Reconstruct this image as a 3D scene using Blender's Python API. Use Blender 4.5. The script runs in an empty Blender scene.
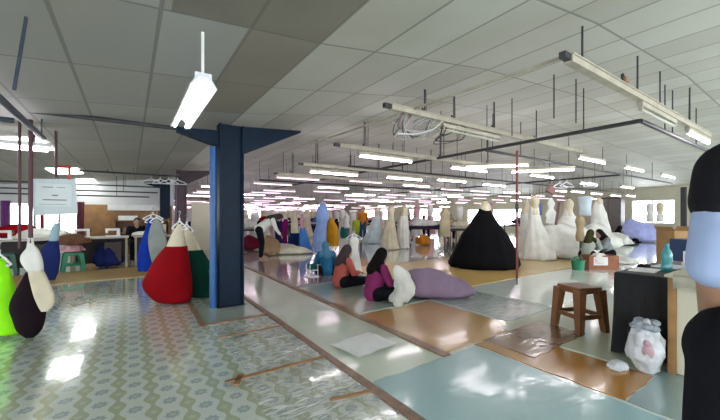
import bpy, bmesh, math, random
from mathutils import Vector, Matrix, noise
rnd = random.Random(7)
col = bpy.context.scene.collection
R = math.radians
# ------------------------------------------------------------------ camera frame
FOC, CX, HY, EYE = 336.0, 360.0, 215.0, 1.3
TH = R(34.4); CO, SI = math.cos(TH), math.sin(TH)
def wxy(xc, zc): return (xc*CO + zc*SI, -xc*SI + zc*CO)
def depth(py, z=0.0): return FOC*(EYE - z)/(py - HY)
def F(px, py, z=0.0):
    zc = depth(py, z); return wxy((px-CX)*zc/FOC, zc)
def A(px, py, zc):
    x, y = wxy((px-CX)*zc/FOC, zc); return Vector((x, y, EYE - (py-HY)*zc/FOC))
FACE_AWAY = -TH          # rotation that looks the same way as the camera

# ------------------------------------------------------------------ materials
MATS = {}
def M(name, rgb, rough=.6, metal=0, var=.08, scale=6, bump=0, bscale=40, emit=0, alpha=1, trans=0, spec=.5, sheen=0, ecol=None):
    if name in MATS: return MATS[name]
    m = bpy.data.materials.new(name); m.use_nodes = True
    nt = m.node_tree; b = nt.nodes['Principled BSDF']
    b.inputs['Roughness'].default_value = rough; b.inputs['Metallic'].default_value = metal
    b.inputs['Specular IOR Level'].default_value = spec
    if sheen: b.inputs['Sheen Weight'].default_value = sheen
    tc = nt.nodes.new('ShaderNodeTexCoord'); n = nt.nodes.new('ShaderNodeTexNoise')
    n.inputs['Scale'].default_value = scale; n.inputs['Detail'].default_value = 3
    nt.links.new(tc.outputs['Object'], n.inputs['Vector'])
    r = nt.nodes.new('ShaderNodeValToRGB')
    r.color_ramp.elements[0].position = .3; r.color_ramp.elements[1].position = .7
    r.color_ramp.elements[0].color = tuple(max(0, c*(1-var)) for c in rgb)+(1,)
    r.color_ramp.elements[1].color = tuple(min(1, c*(1+var)) for c in rgb)+(1,)
    nt.links.new(n.outputs['Fac'], r.inputs['Fac']); nt.links.new(r.outputs['Color'], b.inputs['Base Color'])
    if bump:
        n2 = nt.nodes.new('ShaderNodeTexNoise'); n2.inputs['Scale'].default_value = bscale; n2.inputs['Detail'].default_value = 2
        nt.links.new(tc.outputs['Object'], n2.inputs['Vector'])
        bp = nt.nodes.new('ShaderNodeBump'); bp.inputs['Strength'].default_value = bump; bp.inputs['Distance'].default_value = .02
        nt.links.new(n2.outputs['Fac'], bp.inputs['Height']); nt.links.new(bp.outputs['Normal'], b.inputs['Normal'])
    if emit:
        b.inputs['Emission Color'].default_value = (ecol or rgb)+(1,); b.inputs['Emission Strength'].default_value = emit
    if alpha < 1: b.inputs['Alpha'].default_value = alpha
    if trans: b.inputs['Transmission Weight'].default_value = trans
    MATS[name] = m; return m

def N(nt, t, **k):
    n = nt.nodes.new('ShaderNode'+t)
    for a, v in k.items(): setattr(n, a, v)
    return n
def mth(nt, op, a, b=None, c=None):
    n = N(nt, 'Math', operation=op)
    for i, v in enumerate((a, b, c)):
        if v is None: continue
        if isinstance(v, (int, float)): n.inputs[i].default_value = v
        else: nt.links.new(v, n.inputs[i])
    return n.outputs[0]
def mixc(nt, f, a, b):
    n = N(nt, 'Mix', data_type='RGBA')
    for s, v in ((0, f), (6, a), (7, b)):
        if isinstance(v, (int, float)): n.inputs[s].default_value = v
        elif isinstance(v, tuple): n.inputs[s].default_value = v+(1,)
        else: nt.links.new(v, n.inputs[s])
    return n.outputs[2]

def floor_material():
    m = bpy.data.materials.new('tiled_floor'); m.use_nodes = True; nt = m.node_tree; b = nt.nodes['Principled BSDF']
    tc = N(nt, 'TexCoord'); sp = N(nt, 'SeparateXYZ'); nt.links.new(tc.outputs['Object'], sp.inputs[0])
    X, Y = sp.outputs[0], sp.outputs[1]
    T = .2
    fx = mth(nt, 'SUBTRACT', mth(nt, 'FRACT', mth(nt, 'DIVIDE', mth(nt, 'ADD', X, 100.07), T)), .5)
    fy = mth(nt, 'SUBTRACT', mth(nt, 'FRACT', mth(nt, 'DIVIDE', mth(nt, 'ADD', Y, 100.0), T)), .5)
    ax, ay = mth(nt, 'ABSOLUTE', fx), mth(nt, 'ABSOLUTE', fy)
    wave = mth(nt, 'ADD', .34, mth(nt, 'MULTIPLY', .10, mth(nt, 'COSINE', mth(nt, 'MULTIPLY', fy, 2*math.pi))))
    white = mth(nt, 'LESS_THAN', ax, wave)
    r2 = mth(nt, 'SQRT', mth(nt, 'ADD', mth(nt, 'MULTIPLY', fx, fx), mth(nt, 'MULTIPLY', mth(nt, 'MULTIPLY', fy, fy), 1.1)))
    ang = mth(nt, 'ARCTAN2', fy, fx)
    pet = mth(nt, 'ADD', .215, mth(nt, 'MULTIPLY', .03, mth(nt, 'COSINE', mth(nt, 'MULTIPLY', ang, 8))))
    blob = mth(nt, 'LESS_THAN', r2, pet)
    core = mth(nt, 'LESS_THAN', r2, .09)
    c = mixc(nt, white, (.43, .48, .33), (.62, .69, .62))
    dia = mth(nt, 'LESS_THAN', mth(nt, 'ADD', mth(nt, 'SUBTRACT', .5, ax), mth(nt, 'SUBTRACT', .5, ay)), .12)
    c = mixc(nt, dia, c, (.50, .56, .46))
    c = mixc(nt, blob, c, (.37, .45, .45))
    c = mixc(nt, core, c, (.46, .53, .51))
    n = N(nt, 'TexNoise'); n.inputs['Scale'].default_value = .9; n.inputs['Detail'].default_value = 4; nt.links.new(tc.outputs['Object'], n.inputs['Vector'])
    # plain pale lino in the main hall
    lino = mixc(nt, n.outputs['Fac'], (.58, .68, .63), (.72, .79, .73))
    c = mixc(nt, mth(nt, 'GREATER_THAN', X, 1.5), c, lino)
    c = mixc(nt, mth(nt, 'MULTIPLY', mth(nt, 'GREATER_THAN', n.outputs['Fac'], .55), .18), c, (.25, .28, .24))
    nt.links.new(c, b.inputs['Base Color'])
    n2 = N(nt, 'TexNoise'); n2.inputs['Scale'].default_value = 3.5; n2.inputs['Detail'].default_value = 3; n2.inputs['Distortion'].default_value = 1.2
    nt.links.new(tc.outputs['Object'], n2.inputs['Vector'])
    bp = N(nt, 'Bump'); bp.inputs['Strength'].default_value = .12; bp.inputs['Distance'].default_value = .012
    nt.links.new(n2.outputs['Fac'], bp.inputs['Height']); nt.links.new(bp.outputs['Normal'], b.inputs['Normal'])
    b.inputs['Roughness'].default_value = .16; b.inputs['Specular IOR Level'].default_value = .6
    b.inputs['Coat Weight'].default_value = 1; b.inputs['Coat Roughness'].default_value = .04
    nt.links.new(bp.outputs['Normal'], b.inputs['Coat Normal'])
    return m
def ceiling_material():
    m = bpy.data.materials.new('ceiling_panels'); m.use_nodes = True; nt = m.node_tree; b = nt.nodes['Principled BSDF']
    tc = N(nt, 'TexCoord'); sp = N(nt, 'SeparateXYZ'); nt.links.new(tc.outputs['Object'], sp.inputs[0])
    X, Y = sp.outputs[0], sp.outputs[1]
    PX, PY = .52, 1.07
    ux = mth(nt, 'DIVIDE', mth(nt, 'ADD', X, PX*100-1.19), PX); uy = mth(nt, 'DIVIDE', mth(nt, 'ADD', Y, PY*100-1.2), PY)
    fx, fy = mth(nt, 'FRACT', ux), mth(nt, 'FRACT', uy)
    cell = N(nt, 'CombineXYZ'); nt.links.new(mth(nt, 'FLOOR', ux), cell.inputs[0]); nt.links.new(mth(nt, 'FLOOR', uy), cell.inputs[1])
    wn = N(nt, 'TexWhiteNoise', noise_dimensions='2D'); nt.links.new(cell.outputs[0], wn.inputs['Vector'])
    n = N(nt, 'TexNoise'); n.inputs['Scale'].default_value = 1.3; n.inputs['Detail'].default_value = 5; nt.links.new(tc.outputs['Object'], n.inputs['Vector'])
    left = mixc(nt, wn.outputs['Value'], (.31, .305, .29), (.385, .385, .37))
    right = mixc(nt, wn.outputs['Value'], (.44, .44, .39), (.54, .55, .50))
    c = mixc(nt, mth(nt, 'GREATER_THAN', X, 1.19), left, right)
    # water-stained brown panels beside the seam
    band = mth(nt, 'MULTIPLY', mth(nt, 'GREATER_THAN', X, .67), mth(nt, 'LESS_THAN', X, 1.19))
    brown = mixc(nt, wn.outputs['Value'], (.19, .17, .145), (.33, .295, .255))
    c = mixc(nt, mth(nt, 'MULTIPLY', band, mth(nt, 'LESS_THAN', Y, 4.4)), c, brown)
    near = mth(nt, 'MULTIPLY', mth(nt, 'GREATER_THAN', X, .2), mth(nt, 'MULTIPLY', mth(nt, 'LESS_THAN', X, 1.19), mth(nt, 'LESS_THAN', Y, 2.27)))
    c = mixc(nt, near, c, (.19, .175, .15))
    c = mixc(nt, mth(nt, 'MULTIPLY', mth(nt, 'SUBTRACT', n.outputs['Fac'], .42), 1.1), c, (.36, .34, .26))
    gx = mth(nt, 'LESS_THAN', mth(nt, 'MULTIPLY', mth(nt, 'MINIMUM', fx, mth(nt, 'SUBTRACT', 1, fx)), PX), .012)
    gy = mth(nt, 'LESS_THAN', mth(nt, 'MULTIPLY', mth(nt, 'MINIMUM', fy, mth(nt, 'SUBTRACT', 1, fy)), PY), .010)
    c = mixc(nt, mth(nt, 'MULTIPLY', mth(nt, 'MAXIMUM', gx, gy), .7), c, (.15, .145, .13))
    nt.links.new(c, b.inputs['Base Color']); b.inputs['Roughness'].default_value = .55
    return m

# ------------------------------------------------------------------ mesh builder
class MB:
    def __init__(s): s.bm = bmesh.new()
    def _x(s, vs, mat): bmesh.ops.transform(s.bm, matrix=mat, verts=vs)
    def box(s, c, d, rz=0, rx=0, ry=0, bev=0):
        g = bmesh.ops.create_cube(s.bm, size=1); vs = g['verts']
        s._x(vs, Matrix.Translation(Vector(c)) @ Matrix.Rotation(rz, 4, 'Z') @ Matrix.Rotation(ry, 4, 'Y') @ Matrix.Rotation(rx, 4, 'X') @ Matrix.Diagonal((d[0], d[1], d[2], 1)))
        if bev:
            es = list({e for v in vs for e in v.link_edges})
            bmesh.ops.bevel(s.bm, geom=es, offset=bev, segments=2, affect='EDGES', profile=.6)
        return s
    def tube(s, p0, p1, r0, r1=None, seg=8):
        p0, p1 = Vector(p0), Vector(p1); r1 = r0 if r1 is None else r1; d = p1-p0; L = d.length
        if L < 1e-6: return s
        g = bmesh.ops.create_cone(s.bm, cap_ends=True, segments=seg, radius1=r0, radius2=r1, depth=L)
        s._x(g['verts'], Matrix.Translation((p0+p1)/2) @ d.to_track_quat('Z', 'Y').to_matrix().to_4x4()); return s
    def path(s, pts, r, seg=8):
        pts = [Vector(p) for p in pts]
        for a, b in zip(pts, pts[1:]): s.tube(a, b, r, r, seg)
        for p in pts[1:-1]: s.ball(p, (r, r, r), 6)
        return s
    def ball(s, c, rad, seg=12, rot=None):
        g = bmesh.ops.create_uvsphere(s.bm, u_segments=seg, v_segments=max(5, seg*2//3), radius=1)
        m = Matrix.Translation(Vector(c))
        if rot: m = m @ rot
        s._x(g['verts'], m @ Matrix.Diagonal((rad[0], rad[1], rad[2], 1))); return s
    def caps(s, a, b, ra, rb, seg=12):
        s.ball(a, (ra,)*3, seg); s.ball(b, (rb,)*3, seg); return s.tube(a, b, ra, rb, seg)
    def rings(s, rings, capb=False, capt=False):
        vs = [[s.bm.verts.new(p) for p in r] for r in rings]; n = len(vs[0])
        for a, b in zip(vs, vs[1:]):
            for i in range(n): s.bm.faces.new((a[i], a[(i+1) % n], b[(i+1) % n], b[i]))
        if capb: s.bm.faces.new(list(reversed(vs[0])))
        if capt: s.bm.faces.new(vs[-1])
        return s
    def lathe(s, prof, seg=20, c=(0, 0, 0), capb=True, capt=True):
        return s.rings([[(c[0]+r*math.cos(2*math.pi*i/seg), c[1]+r*math.sin(2*math.pi*i/seg), c[2]+z) for i in range(seg)] for r, z in prof], capb, capt)
    def prism(s, poly, n, off):
        """extrude polygon (list of 3-D points) by vector n"""
        a = [s.bm.verts.new(Vector(p)+Vector(off)) for p in poly]; b = [s.bm.verts.new(Vector(p)+Vector(off)+Vector(n)) for p in poly]
        k = len(poly)
        s.bm.faces.new(a); s.bm.faces.new(list(reversed(b)))
        for i in range(k): s.bm.faces.new((a[i], b[i], b[(i+1) % k], a[(i+1) % k]))
        return s
    def build(s, name, mat, parent=None, loc=None, rz=0, smooth=False):
        bmesh.ops.recalc_face_normals(s.bm, faces=s.bm.faces)
        me = bpy.data.meshes.new(name); s.bm.to_mesh(me); s.bm.free()
        if smooth:
            for p in me.polygons: p.use_smooth = True
        me.materials.append(mat)
        o = bpy.data.objects.new(name, me); col.objects.link(o)
        if parent: o.parent = parent
        if loc is not None: o.location = loc
        o.rotation_euler.z = rz
        return o
def tag(o, label, cat, group=None, kind=None):
    o['label'] = label; o['category'] = cat
    if group: o['group'] = group
    if kind: o['kind'] = kind
    return o
def E(name, label, cat, loc=(0, 0, 0), rz=0, group=None):
    o = bpy.data.objects.new(name, None); col.objects.link(o); o.location = loc; o.rotation_euler.z = rz
    return tag(o, label, cat, group)
def struct(o): o['kind'] = 'structure'; return o
def dup(o, parent=None):
    c = o.copy(); col.objects.link(c)
    if parent: c.parent = parent
    for ch in list(o.children): dup(ch, c)
    return c
def baked(o, voxel=None, sm=4):
    """merge the overlapping solids of o into one continuous surface"""
    md = o.modifiers.new('merge', 'REMESH'); md.mode = 'VOXEL'; md.voxel_size = voxel; md.use_smooth_shade = True
    if sm:
        s = o.modifiers.new('soft', 'SMOOTH'); s.iterations = sm; s.factor = .5
    bpy.context.view_layer.update()
    me = bpy.data.meshes.new_from_object(o.evaluated_get(bpy.context.evaluated_depsgraph_get()))
    o.modifiers.clear(); o.data = me
    for p in me.polygons: p.use_smooth = True
    return o
ORD = 'first second third fourth fifth sixth seventh eighth ninth tenth eleventh twelfth'.split()

# ------------------------------------------------------------------ palette
navy = M('navy_paint', (.0008, .011, .030), .5, var=.25, scale=9, spec=.2)
bluepipe = M('blue_paint', (.008, .085, .27), .4, var=.15)
dark = M('dark_steel', (.035, .035, .04), .5, var=.2)
darkblue = M('dark_blue_steel', (.02, .035, .06), .5)
maroon = M('maroon_paint', (.07, .012, .022), .5, var=.2)
redpole = M('red_brown_paint', (.22, .035, .03), .5, var=.2)
beigem = M('beige_metal', (.40, .37, .29), .5, var=.15)
greym = M('grey_metal', (.35, .35, .33), .5)
white = M('white_enamel', (.75, .75, .74), .4)
whitep = M('white_plastic', (.78, .79, .82), .35)
wallm = M('wall_paint', (.62, .63, .64), .7, var=.06, scale=1.5)
creamw = M('cream_paint', (.60, .57, .44), .6, var=.06, scale=2)
wood = M('brown_wood', (.26, .13, .05), .5, var=.3, scale=8)
ply = M('plywood', (.30, .15, .055), .55, var=.2, scale=5)
tabletop = M('table_top', (.42, .40, .36), .45, var=.12)
darkcloth = M('black_cloth', (.008, .008, .010), .85, bump=.2, sheen=.1)
skin = M('skin', (.36, .20, .13), .5, var=.06)
hairm = M('black_hair', (.012, .010, .010), .5)
eyem = M('eye_dark', (.02, .015, .012), .2)
TUBE_E = 14.0
tube_lit = M('tube_glow', (.95, .93, 1.0), .4, emit=TUBE_E, ecol=(1.0, .93, 1.0))
tube_pink = M('tube_glow_pink', (1.0, .84, .97), .4, emit=TUBE_E, ecol=(1.0, .80, .96))
tube_soft = M('tube_glow_soft', (1.0, .84, .97), .4, emit=1.0, ecol=(1.15, .74, 1.02))
tube_off = M('tube_unlit', (.42, .42, .38), .4)

# ------------------------------------------------------------------ setting
CEIL = [(-8, 2.1), (-3, 2.2), (1.19, 2.6), (3.2, 2.90), (6, 3.1), (26, 2.82)]
def ceil_z(x):
    for (a, za), (b, zb) in zip(CEIL, CEIL[1:]):
        if x <= b: return za+(zb-za)*(max(x, a)-a)/(b-a)
    return CEIL[-1][1]
Y0, Y1, XL, XR, YB = -4.0, 42.0, -8.0, 24.0, 14.0
struct(MB().box(((XL+XR)/2, (Y0+Y1)/2, -.05), (XR-XL+.4, Y1-Y0+.4, .1)).build('floor', floor_material()))
cb = MB()
for (a, za), (b, zb) in zip(CEIL, CEIL[1:]):
    cb.prism([(a, Y0-.2, za), (b, Y0-.2, zb), (b, Y0-.2, zb+.06), (a, Y0-.2, za+.06)], (0, Y1-Y0+.4, 0), (0, 0, 0))
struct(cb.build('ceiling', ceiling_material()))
def wall(name, axis, at, lo, hi, zt, holes, m=wallm, t=.15):
    """wall along X (axis 'x', at Y) or along Y, with rectangular openings (u0,u1,z0,z1)"""
    b = MB(); us = sorted({lo, hi}|{h[0] for h in holes}|{h[1] for h in holes})
    def bx(u0, u1, z0, z1):
        c, d = ((u0+u1)/2, at, (z0+z1)/2), (u1-u0, t, z1-z0)
        if axis == 'y': c, d = (c[1], c[0], c[2]), (d[1], d[0], d[2])
        b.box(c, d)
    for u0, u1 in zip(us, us[1:]):
        h = [h for h in holes if h[0] <= u0+1e-6 and h[1] >= u1-1e-6]
        if h: bx(u0, u1, 0, h[0][2]); bx(u0, u1, h[0][3], zt)
        else: bx(u0, u1, 0, zt)
    return struct(b.build(name, m))
WN = [0]
frame_m = M('window_frame', (.30, .28, .27), .5)
def window(axis, at, u0, u1, z0, z1, nu, nz=1, m=frame_m):
    WN[0] += 1; b = MB()
    def bx(a0, a1, c0, c1):
        c, d = ((a0+a1)/2, at, (c0+c1)/2), (a1-a0, .07, c1-c0)
        if axis == 'y': c, d = (c[1], c[0], c[2]), (d[1], d[0], d[2])
        b.box(c, d)
    w = .05
    for i in range(nu+1):
        u = u0+(u1-u0)*i/nu; bx(u-w/2, u+w/2, z0, z1)
    for i in range(nz+1):
        z = z0+(z1-z0)*i/nz; bx(u0, u1, z-w/2, z+w/2)
    return struct(b.build('window_%d' % WN[0], m))
hb = [(-2.95, -1.25, .66, 1.68), (-6.5, -4.6, .7, 1.7)]
wall('wall_back', 'x', YB, XL, 1.25, 2.65, hb)
window('x', YB, -2.95, -1.25, .66, 1.68, 3); window('x', YB, -6.5, -4.6, .7, 1.7, 3)
wall('wall_inner', 'y', 1.25, YB, Y1, 2.75, [])
hf = [(12, 13.6, .9, 1.9)]
wall('wall_far', 'x', Y1, 1.2, XR, 3.2, hf, creamw)
for h in hf: window('x', Y1, *h, 4)
hr = [(5.3, 7.15, .85, 2.12), (13.0, 18.6, .45, 1.75), (21.5, 26, .8, 1.9), (29, 34, .8, 1.9), (-2.5, 1.5, .9, 2.1)]
wall('wall_right', 'y', XR, Y0, Y1, 3.0, hr, creamw)
for h in hr: window('y', XR, *h, max(2, int(h[1]-h[0])), 2)
wall('wall_left', 'y', XL, Y0, YB, 2.3, [(-2, 2, .7, 1.9), (4, 9, .7, 1.9)])
hn = [(-7, -4, .7, 2.0), (-2.5, 1, .7, 2.2), (3, 8, .7, 2.3), (10, 15, .7, 2.3), (17, 22, .7, 2.3)]
wall('wall_front', 'x', Y0, XL, XR, 3.2, hn)

# ------------------------------------------------------------------ floor coverings
def gloss(name, rgb, rgb2=None, rough=.2, bump=.2, bscale=1.7, wr=1.0, coat=.8, crough=.09):
    if name in MATS: return MATS[name]
    m = bpy.data.materials.new(name); m.use_nodes = True; nt = m.node_tree; b = nt.nodes['Principled BSDF']
    tc = N(nt, 'TexCoord'); n = N(nt, 'TexNoise'); n.inputs['Scale'].default_value = 1.1; n.inputs['Detail'].default_value = 5
    nt.links.new(tc.outputs['Object'], n.inputs['Vector'])
    rgb2 = rgb2 or tuple(c*.8 for c in rgb)
    r = N(nt, 'ValToRGB'); r.color_ramp.elements[0].position = .35; r.color_ramp.elements[1].position = .65
    r.color_ramp.elements[0].color = rgb2+(1,); r.color_ramp.elements[1].color = rgb+(1,)
    nt.links.new(n.outputs['Fac'], r.inputs['Fac']); nt.links.new(r.outputs['Color'], b.inputs['Base Color'])
    n2 = N(nt, 'TexNoise'); n2.inputs['Scale'].default_value = bscale; n2.inputs['Detail'].default_value = 3; n2.inputs['Distortion'].default_value = wr
    mp = N(nt, 'Mapping'); mp.inputs['Scale'].default_value = (1, 2.2, 1); mp.inputs['Rotation'].default_value = (0, 0, .5)
    nt.links.new(tc.outputs['Object'], mp.inputs['Vector']); nt.links.new(mp.outputs['Vector'], n2.inputs['Vector'])
    bp = N(nt, 'Bump'); bp.inputs['Strength'].default_value = bump; bp.inputs['Distance'].default_value = .02
    nt.links.new(n2.outputs['Fac'], bp.inputs['Height'])
    nt.links.new(bp.outputs['Normal'], b.inputs['Normal']); nt.links.new(bp.outputs['Normal'], b.inputs['Coat Normal'])
    b.inputs['Roughness'].default_value = rough; b.inputs['Coat Weight'].default_value = coat; b.inputs['Coat Roughness'].default_value = crough
    MATS[name] = m; return m
layer = [0]
def mat_on_floor(name, label, cat, x0, x1, y0, y1, m, skew=0, group=None, wavy=.012):
    """thin sheet lying on the floor, edges slightly uneven"""
    layer[0] += 1; z = .0015+.0009*layer[0]; rr = random.Random(layer[0]*13)
    n = 10; pts = []
    def e(): return rr.uniform(-wavy, wavy)
    for i in range(n): pts.append((x0+(x1-x0)*i/n+e(), y0+e()+skew*i/n, 0))
    for i in range(n): pts.append((x1+e(), y0+skew+(y1-y0)*i/n+e(), 0))
    for i in range(n): pts.append((x1-(x1-x0)*i/n+e(), y1+skew*(1-i/n)+e(), 0))
    for i in range(n): pts.append((x0+e(), y1-(y1-y0)*i/n+e(), 0))
    o = MB().prism(pts, (0, 0, z), (0, 0, 0)).build(name, m)
    return tag(o, label, cat, group)
g_cream = gloss('cream_lino', (.68, .75, .62), (.60, .68, .57), bump=.12)
g_blue = gloss('blue_sheet', (.35, .54, .56), (.30, .48, .51), rough=.25, bump=.22)
g_teal = gloss('teal_sheet', (.25, .37, .37), (.20, .31, .32), rough=.25, bump=.2)
g_tan = gloss('tan_lino', (.62, .36, .13), (.52, .29, .095), bump=.2)
g_brown = gloss('brown_lino', (.46, .22, .04), (.37, .17, .03), bump=.16)
g_ochre = gloss('ochre_lino', (.66, .46, .16), (.58, .40, .14), bump=.1, rough=.3, coat=.5)
g_mattan = gloss('tan_matte', (.42, .27, .10), (.36, .23, .09), bump=.1, rough=.45, coat=.12)
g_mauve = gloss('mauve_lino', (.40, .26, .31), (.33, .23, .27), bump=.15)
g_green = gloss('green_lino', (.42, .49, .41), (.34, .41, .35), bump=.2)
g_mint = gloss('mint_sheet', (.74, .80, .73), (.66, .74, .68), bump=.12)
g_sage = gloss('sage_lino', (.58, .64, .49), (.50, .57, .44), bump=.2)
tape = M('brown_tape', (.23, .135, .085), .35, var=.3, scale=12)
plastic_w = gloss('crumpled_plastic', (.55, .60, .57), (.36, .44, .42), rough=.2, bump=.6, bscale=5)
mat_on_floor('vinyl_mat', 'long cream vinyl mat between the two brown tape strips', 'floor mat', 1.53, 2.36, 2.1, 9.0, g_cream)
mat_on_floor('plastic_sheet', 'large pale blue plastic sheet on the floor at the front', 'plastic sheet', 1.56, 2.82, .1, 2.1, g_blue)
mat_on_floor('plastic_sheet', 'dull teal sheet on the floor beside the cream cupboard', 'plastic sheet', 2.85, 4.6, -.6, .88, g_teal)
mat_on_floor('vinyl_mat', 'shiny orange brown mat in front of the black draped table', 'floor mat', 2.85, 3.47, .9, 2.12, g_brown)
mat_on_floor('vinyl_mat', 'big tan vinyl mat under clear plastic in front of the seated women', 'floor mat', 2.45, 3.74, 2.16, 3.6, g_tan)
mat_on_floor('vinyl_mat', 'grey green mat the two seated women are sitting on', 'floor mat', 2.46, 4.2, 3.65, 5.6, g_green)
mat_on_floor('vinyl_mat', 'dusky mauve mat beyond the woman in salmon', 'floor mat', 2.4, 4.0, 5.7, 9.3, g_mauve)
mat_on_floor('plastic_sheet', 'crumpled clear plastic sheet in front of the lavender skirt', 'plastic sheet', 3.8, 4.86, 2.35, 3.7, plastic_w)
mat_on_floor('vinyl_mat', 'sage green mat under the brown stool', 'floor mat', 3.5, 5.6, .95, 2.3, g_sage)
mat_on_floor('vinyl_mat', 'brown stained mat strip at the feet of the brown stool', 'floor mat', 3.02, 4.1, 1.62, 2.15, gloss('stain_lino', (.27, .17, .10), (.20, .12, .07), bump=.5))
mat_on_floor('vinyl_mat', 'pale mint mat below the red hanging pole', 'floor mat', 4.9, 8.6, 2.4, 3.85, g_mint)
mat_on_floor('vinyl_mat', 'wide ochre mat under the big black ball gown', 'floor mat', 4.3, 10.4, 3.9, 6.9, g_ochre)
mat_on_floor('vinyl_mat', 'tan mat along the sewing tables at the back wall', 'floor mat', -3.4, 1.0, 8.4, 10.0, g_mattan)
mat_on_floor('vinyl_mat', 'grey mat at the foot of the big navy column', 'floor mat', .73, 1.42, 4.32, 5.2, g_green)
mat_on_floor('tape_strip', 'longest brown tape strip running down the hall floor', 'tape', 1.46, 1.53, .6, 12, tape, wavy=.006)
mat_on_floor('tape_strip', 'brown tape strip between the cream mat and the tan mat', 'tape', 2.36, 2.45, 2.1, 8.5, tape, wavy=.008)
mat_on_floor('tape_strip', 'brown tape strip edging the column mat', 'tape', .70, 1.45, 4.27, 4.32, tape)
mat_on_floor('tape_strip', 'short brown tape strip at the left edge of the column mat', 'tape', .68, .73, 4.27, 5.3, tape)
# wood strips holding the clear plastic down
def clear_plastic():
    m = bpy.data.materials.new('clear_plastic'); m.use_nodes = True; nt = m.node_tree; nt.nodes.clear()
    out = N(nt, 'OutputMaterial'); tr = N(nt, 'BsdfTransparent'); gl = N(nt, 'BsdfGlossy'); gl.inputs['Roughness'].default_value = .12
    mx = N(nt, 'MixShader'); fr = N(nt, 'LayerWeight'); fr.inputs['Blend'].default_value = .5
    tc = N(nt, 'TexCoord'); mp = N(nt, 'Mapping'); mp.inputs['Scale'].default_value = (1, 4.5, 1); mp.inputs['Rotation'].default_value = (0, 0, .35)
    n = N(nt, 'TexNoise'); n.inputs['Scale'].default_value = 3; n.inputs['Detail'].default_value = 4; n.inputs['Distortion'].default_value = 2
    bp = N(nt, 'Bump'); bp.inputs['Strength'].default_value = .35; bp.inputs['Distance'].default_value = .03
    nt.links.new(tc.outputs['Object'], mp.inputs[0]); nt.links.new(mp.outputs[0], n.inputs['Vector']); nt.links.new(n.outputs['Fac'], bp.inputs['Height'])
    nt.links.new(bp.outputs[0], gl.inputs['Normal']); nt.links.new(bp.outputs[0], fr.inputs['Normal'])
    df = N(nt, 'BsdfDiffuse'); df.inputs[0].default_value = (.74, .78, .76, 1); m2 = N(nt, 'MixShader')
    ed = mth(nt, 'MULTIPLY', mth(nt, 'SUBTRACT', n.outputs['Fac'], .48), 4.5); ed = mth(nt, 'MINIMUM', mth(nt, 'MAXIMUM', ed, .10), .75)
    nt.links.new(ed, m2.inputs[0]); nt.links.new(tr.outputs[0], m2.inputs[1]); nt.links.new(df.outputs[0], m2.inputs[2])
    nt.links.new(mth(nt, 'ADD', .03, mth(nt, 'MULTIPLY', .5, mth(nt, 'POWER', fr.outputs['Facing'], 4.0))), mx.inputs[0]); nt.links.new(m2.outputs[0], mx.inputs[1]); nt.links.new(gl.outputs[0], mx.inputs[2])
    nt.links.new(mx.outputs[0], out.inputs[0]); return m
clearp = clear_plastic()
def plastic_over(label, x0, x1, y0, y1):
    b = MB(); nx, ny = 24, 40; layer[0] += 1
    g = [[b.bm.verts.new((x0+(x1-x0)*i/nx, y0+(y1-y0)*j/ny, 0.016+.006*noise.noise((i*.35, j*.3, x0*3+y0)))) for j in range(ny+1)] for i in range(nx+1)]
    for i in range(nx):
        for j in range(ny): b.bm.faces.new((g[i][j], g[i+1][j], g[i+1][j+1], g[i][j+1]))
    tag(b.build('clear_plastic_sheet', clearp, smooth=True), label, 'plastic sheet')
plastic_over('clear wrinkled plastic on the tiles beside the long tape strip, nearer piece', .72, 1.45, 1.5, 2.62)
plastic_over('clear wrinkled plastic on the tiles beside the long tape strip, farther piece', .78, 1.45, 2.68, 4.2)
def stick(label, p0, p1, w=.035):
    a, b = Vector(F(*p0)+(.045,)), Vector(F(*p1)+(.045,)); d = b-a
    o = MB().box((0, 0, 0), (d.length, w, .012), bev=.003).build('wooden_strip', wood, loc=(a+b)/2, rz=math.atan2(d.y, d.x)); return tag(o, label, 'wood strip')
stick('long brown wooden strip lying across the clear plastic', (225, 388), (326, 361))
stick('thin brown wooden strip lying across the plastic nearer the column', (218, 342), (284, 329), .022)
stick('short brown wooden strip at the front edge of the plastic', (330, 406), (372, 397), .03)
stick('small brown wooden peg under the long strip on the tiles', (236, 391), (241, 380), .05)
def paper(label, px, py, w, d, rz, m=M('white_paper', (.8, .82, .82), .6), z=.012, name='paper_sheet'):
    x, y = F(px, py); b = MB(); n = 8
    g = [[b.bm.verts.new((w*(i/n-.5), d*(j/n-.5), z+.012*noise.noise((i*.6, j*.6, px*.1)))) for j in range(n+1)] for i in range(n+1)]
    for i in range(n):
        for j in range(n): b.bm.faces.new((g[i][j], g[i+1][j], g[i+1][j+1], g[i][j+1]))
    return tag(b.build(name, m, loc=(x, y, .006), rz=rz, smooth=True), label, 'paper')
paper('white pattern paper lying on the cream mat', 364, 346, .52, .42, .15, z=.02)

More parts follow.
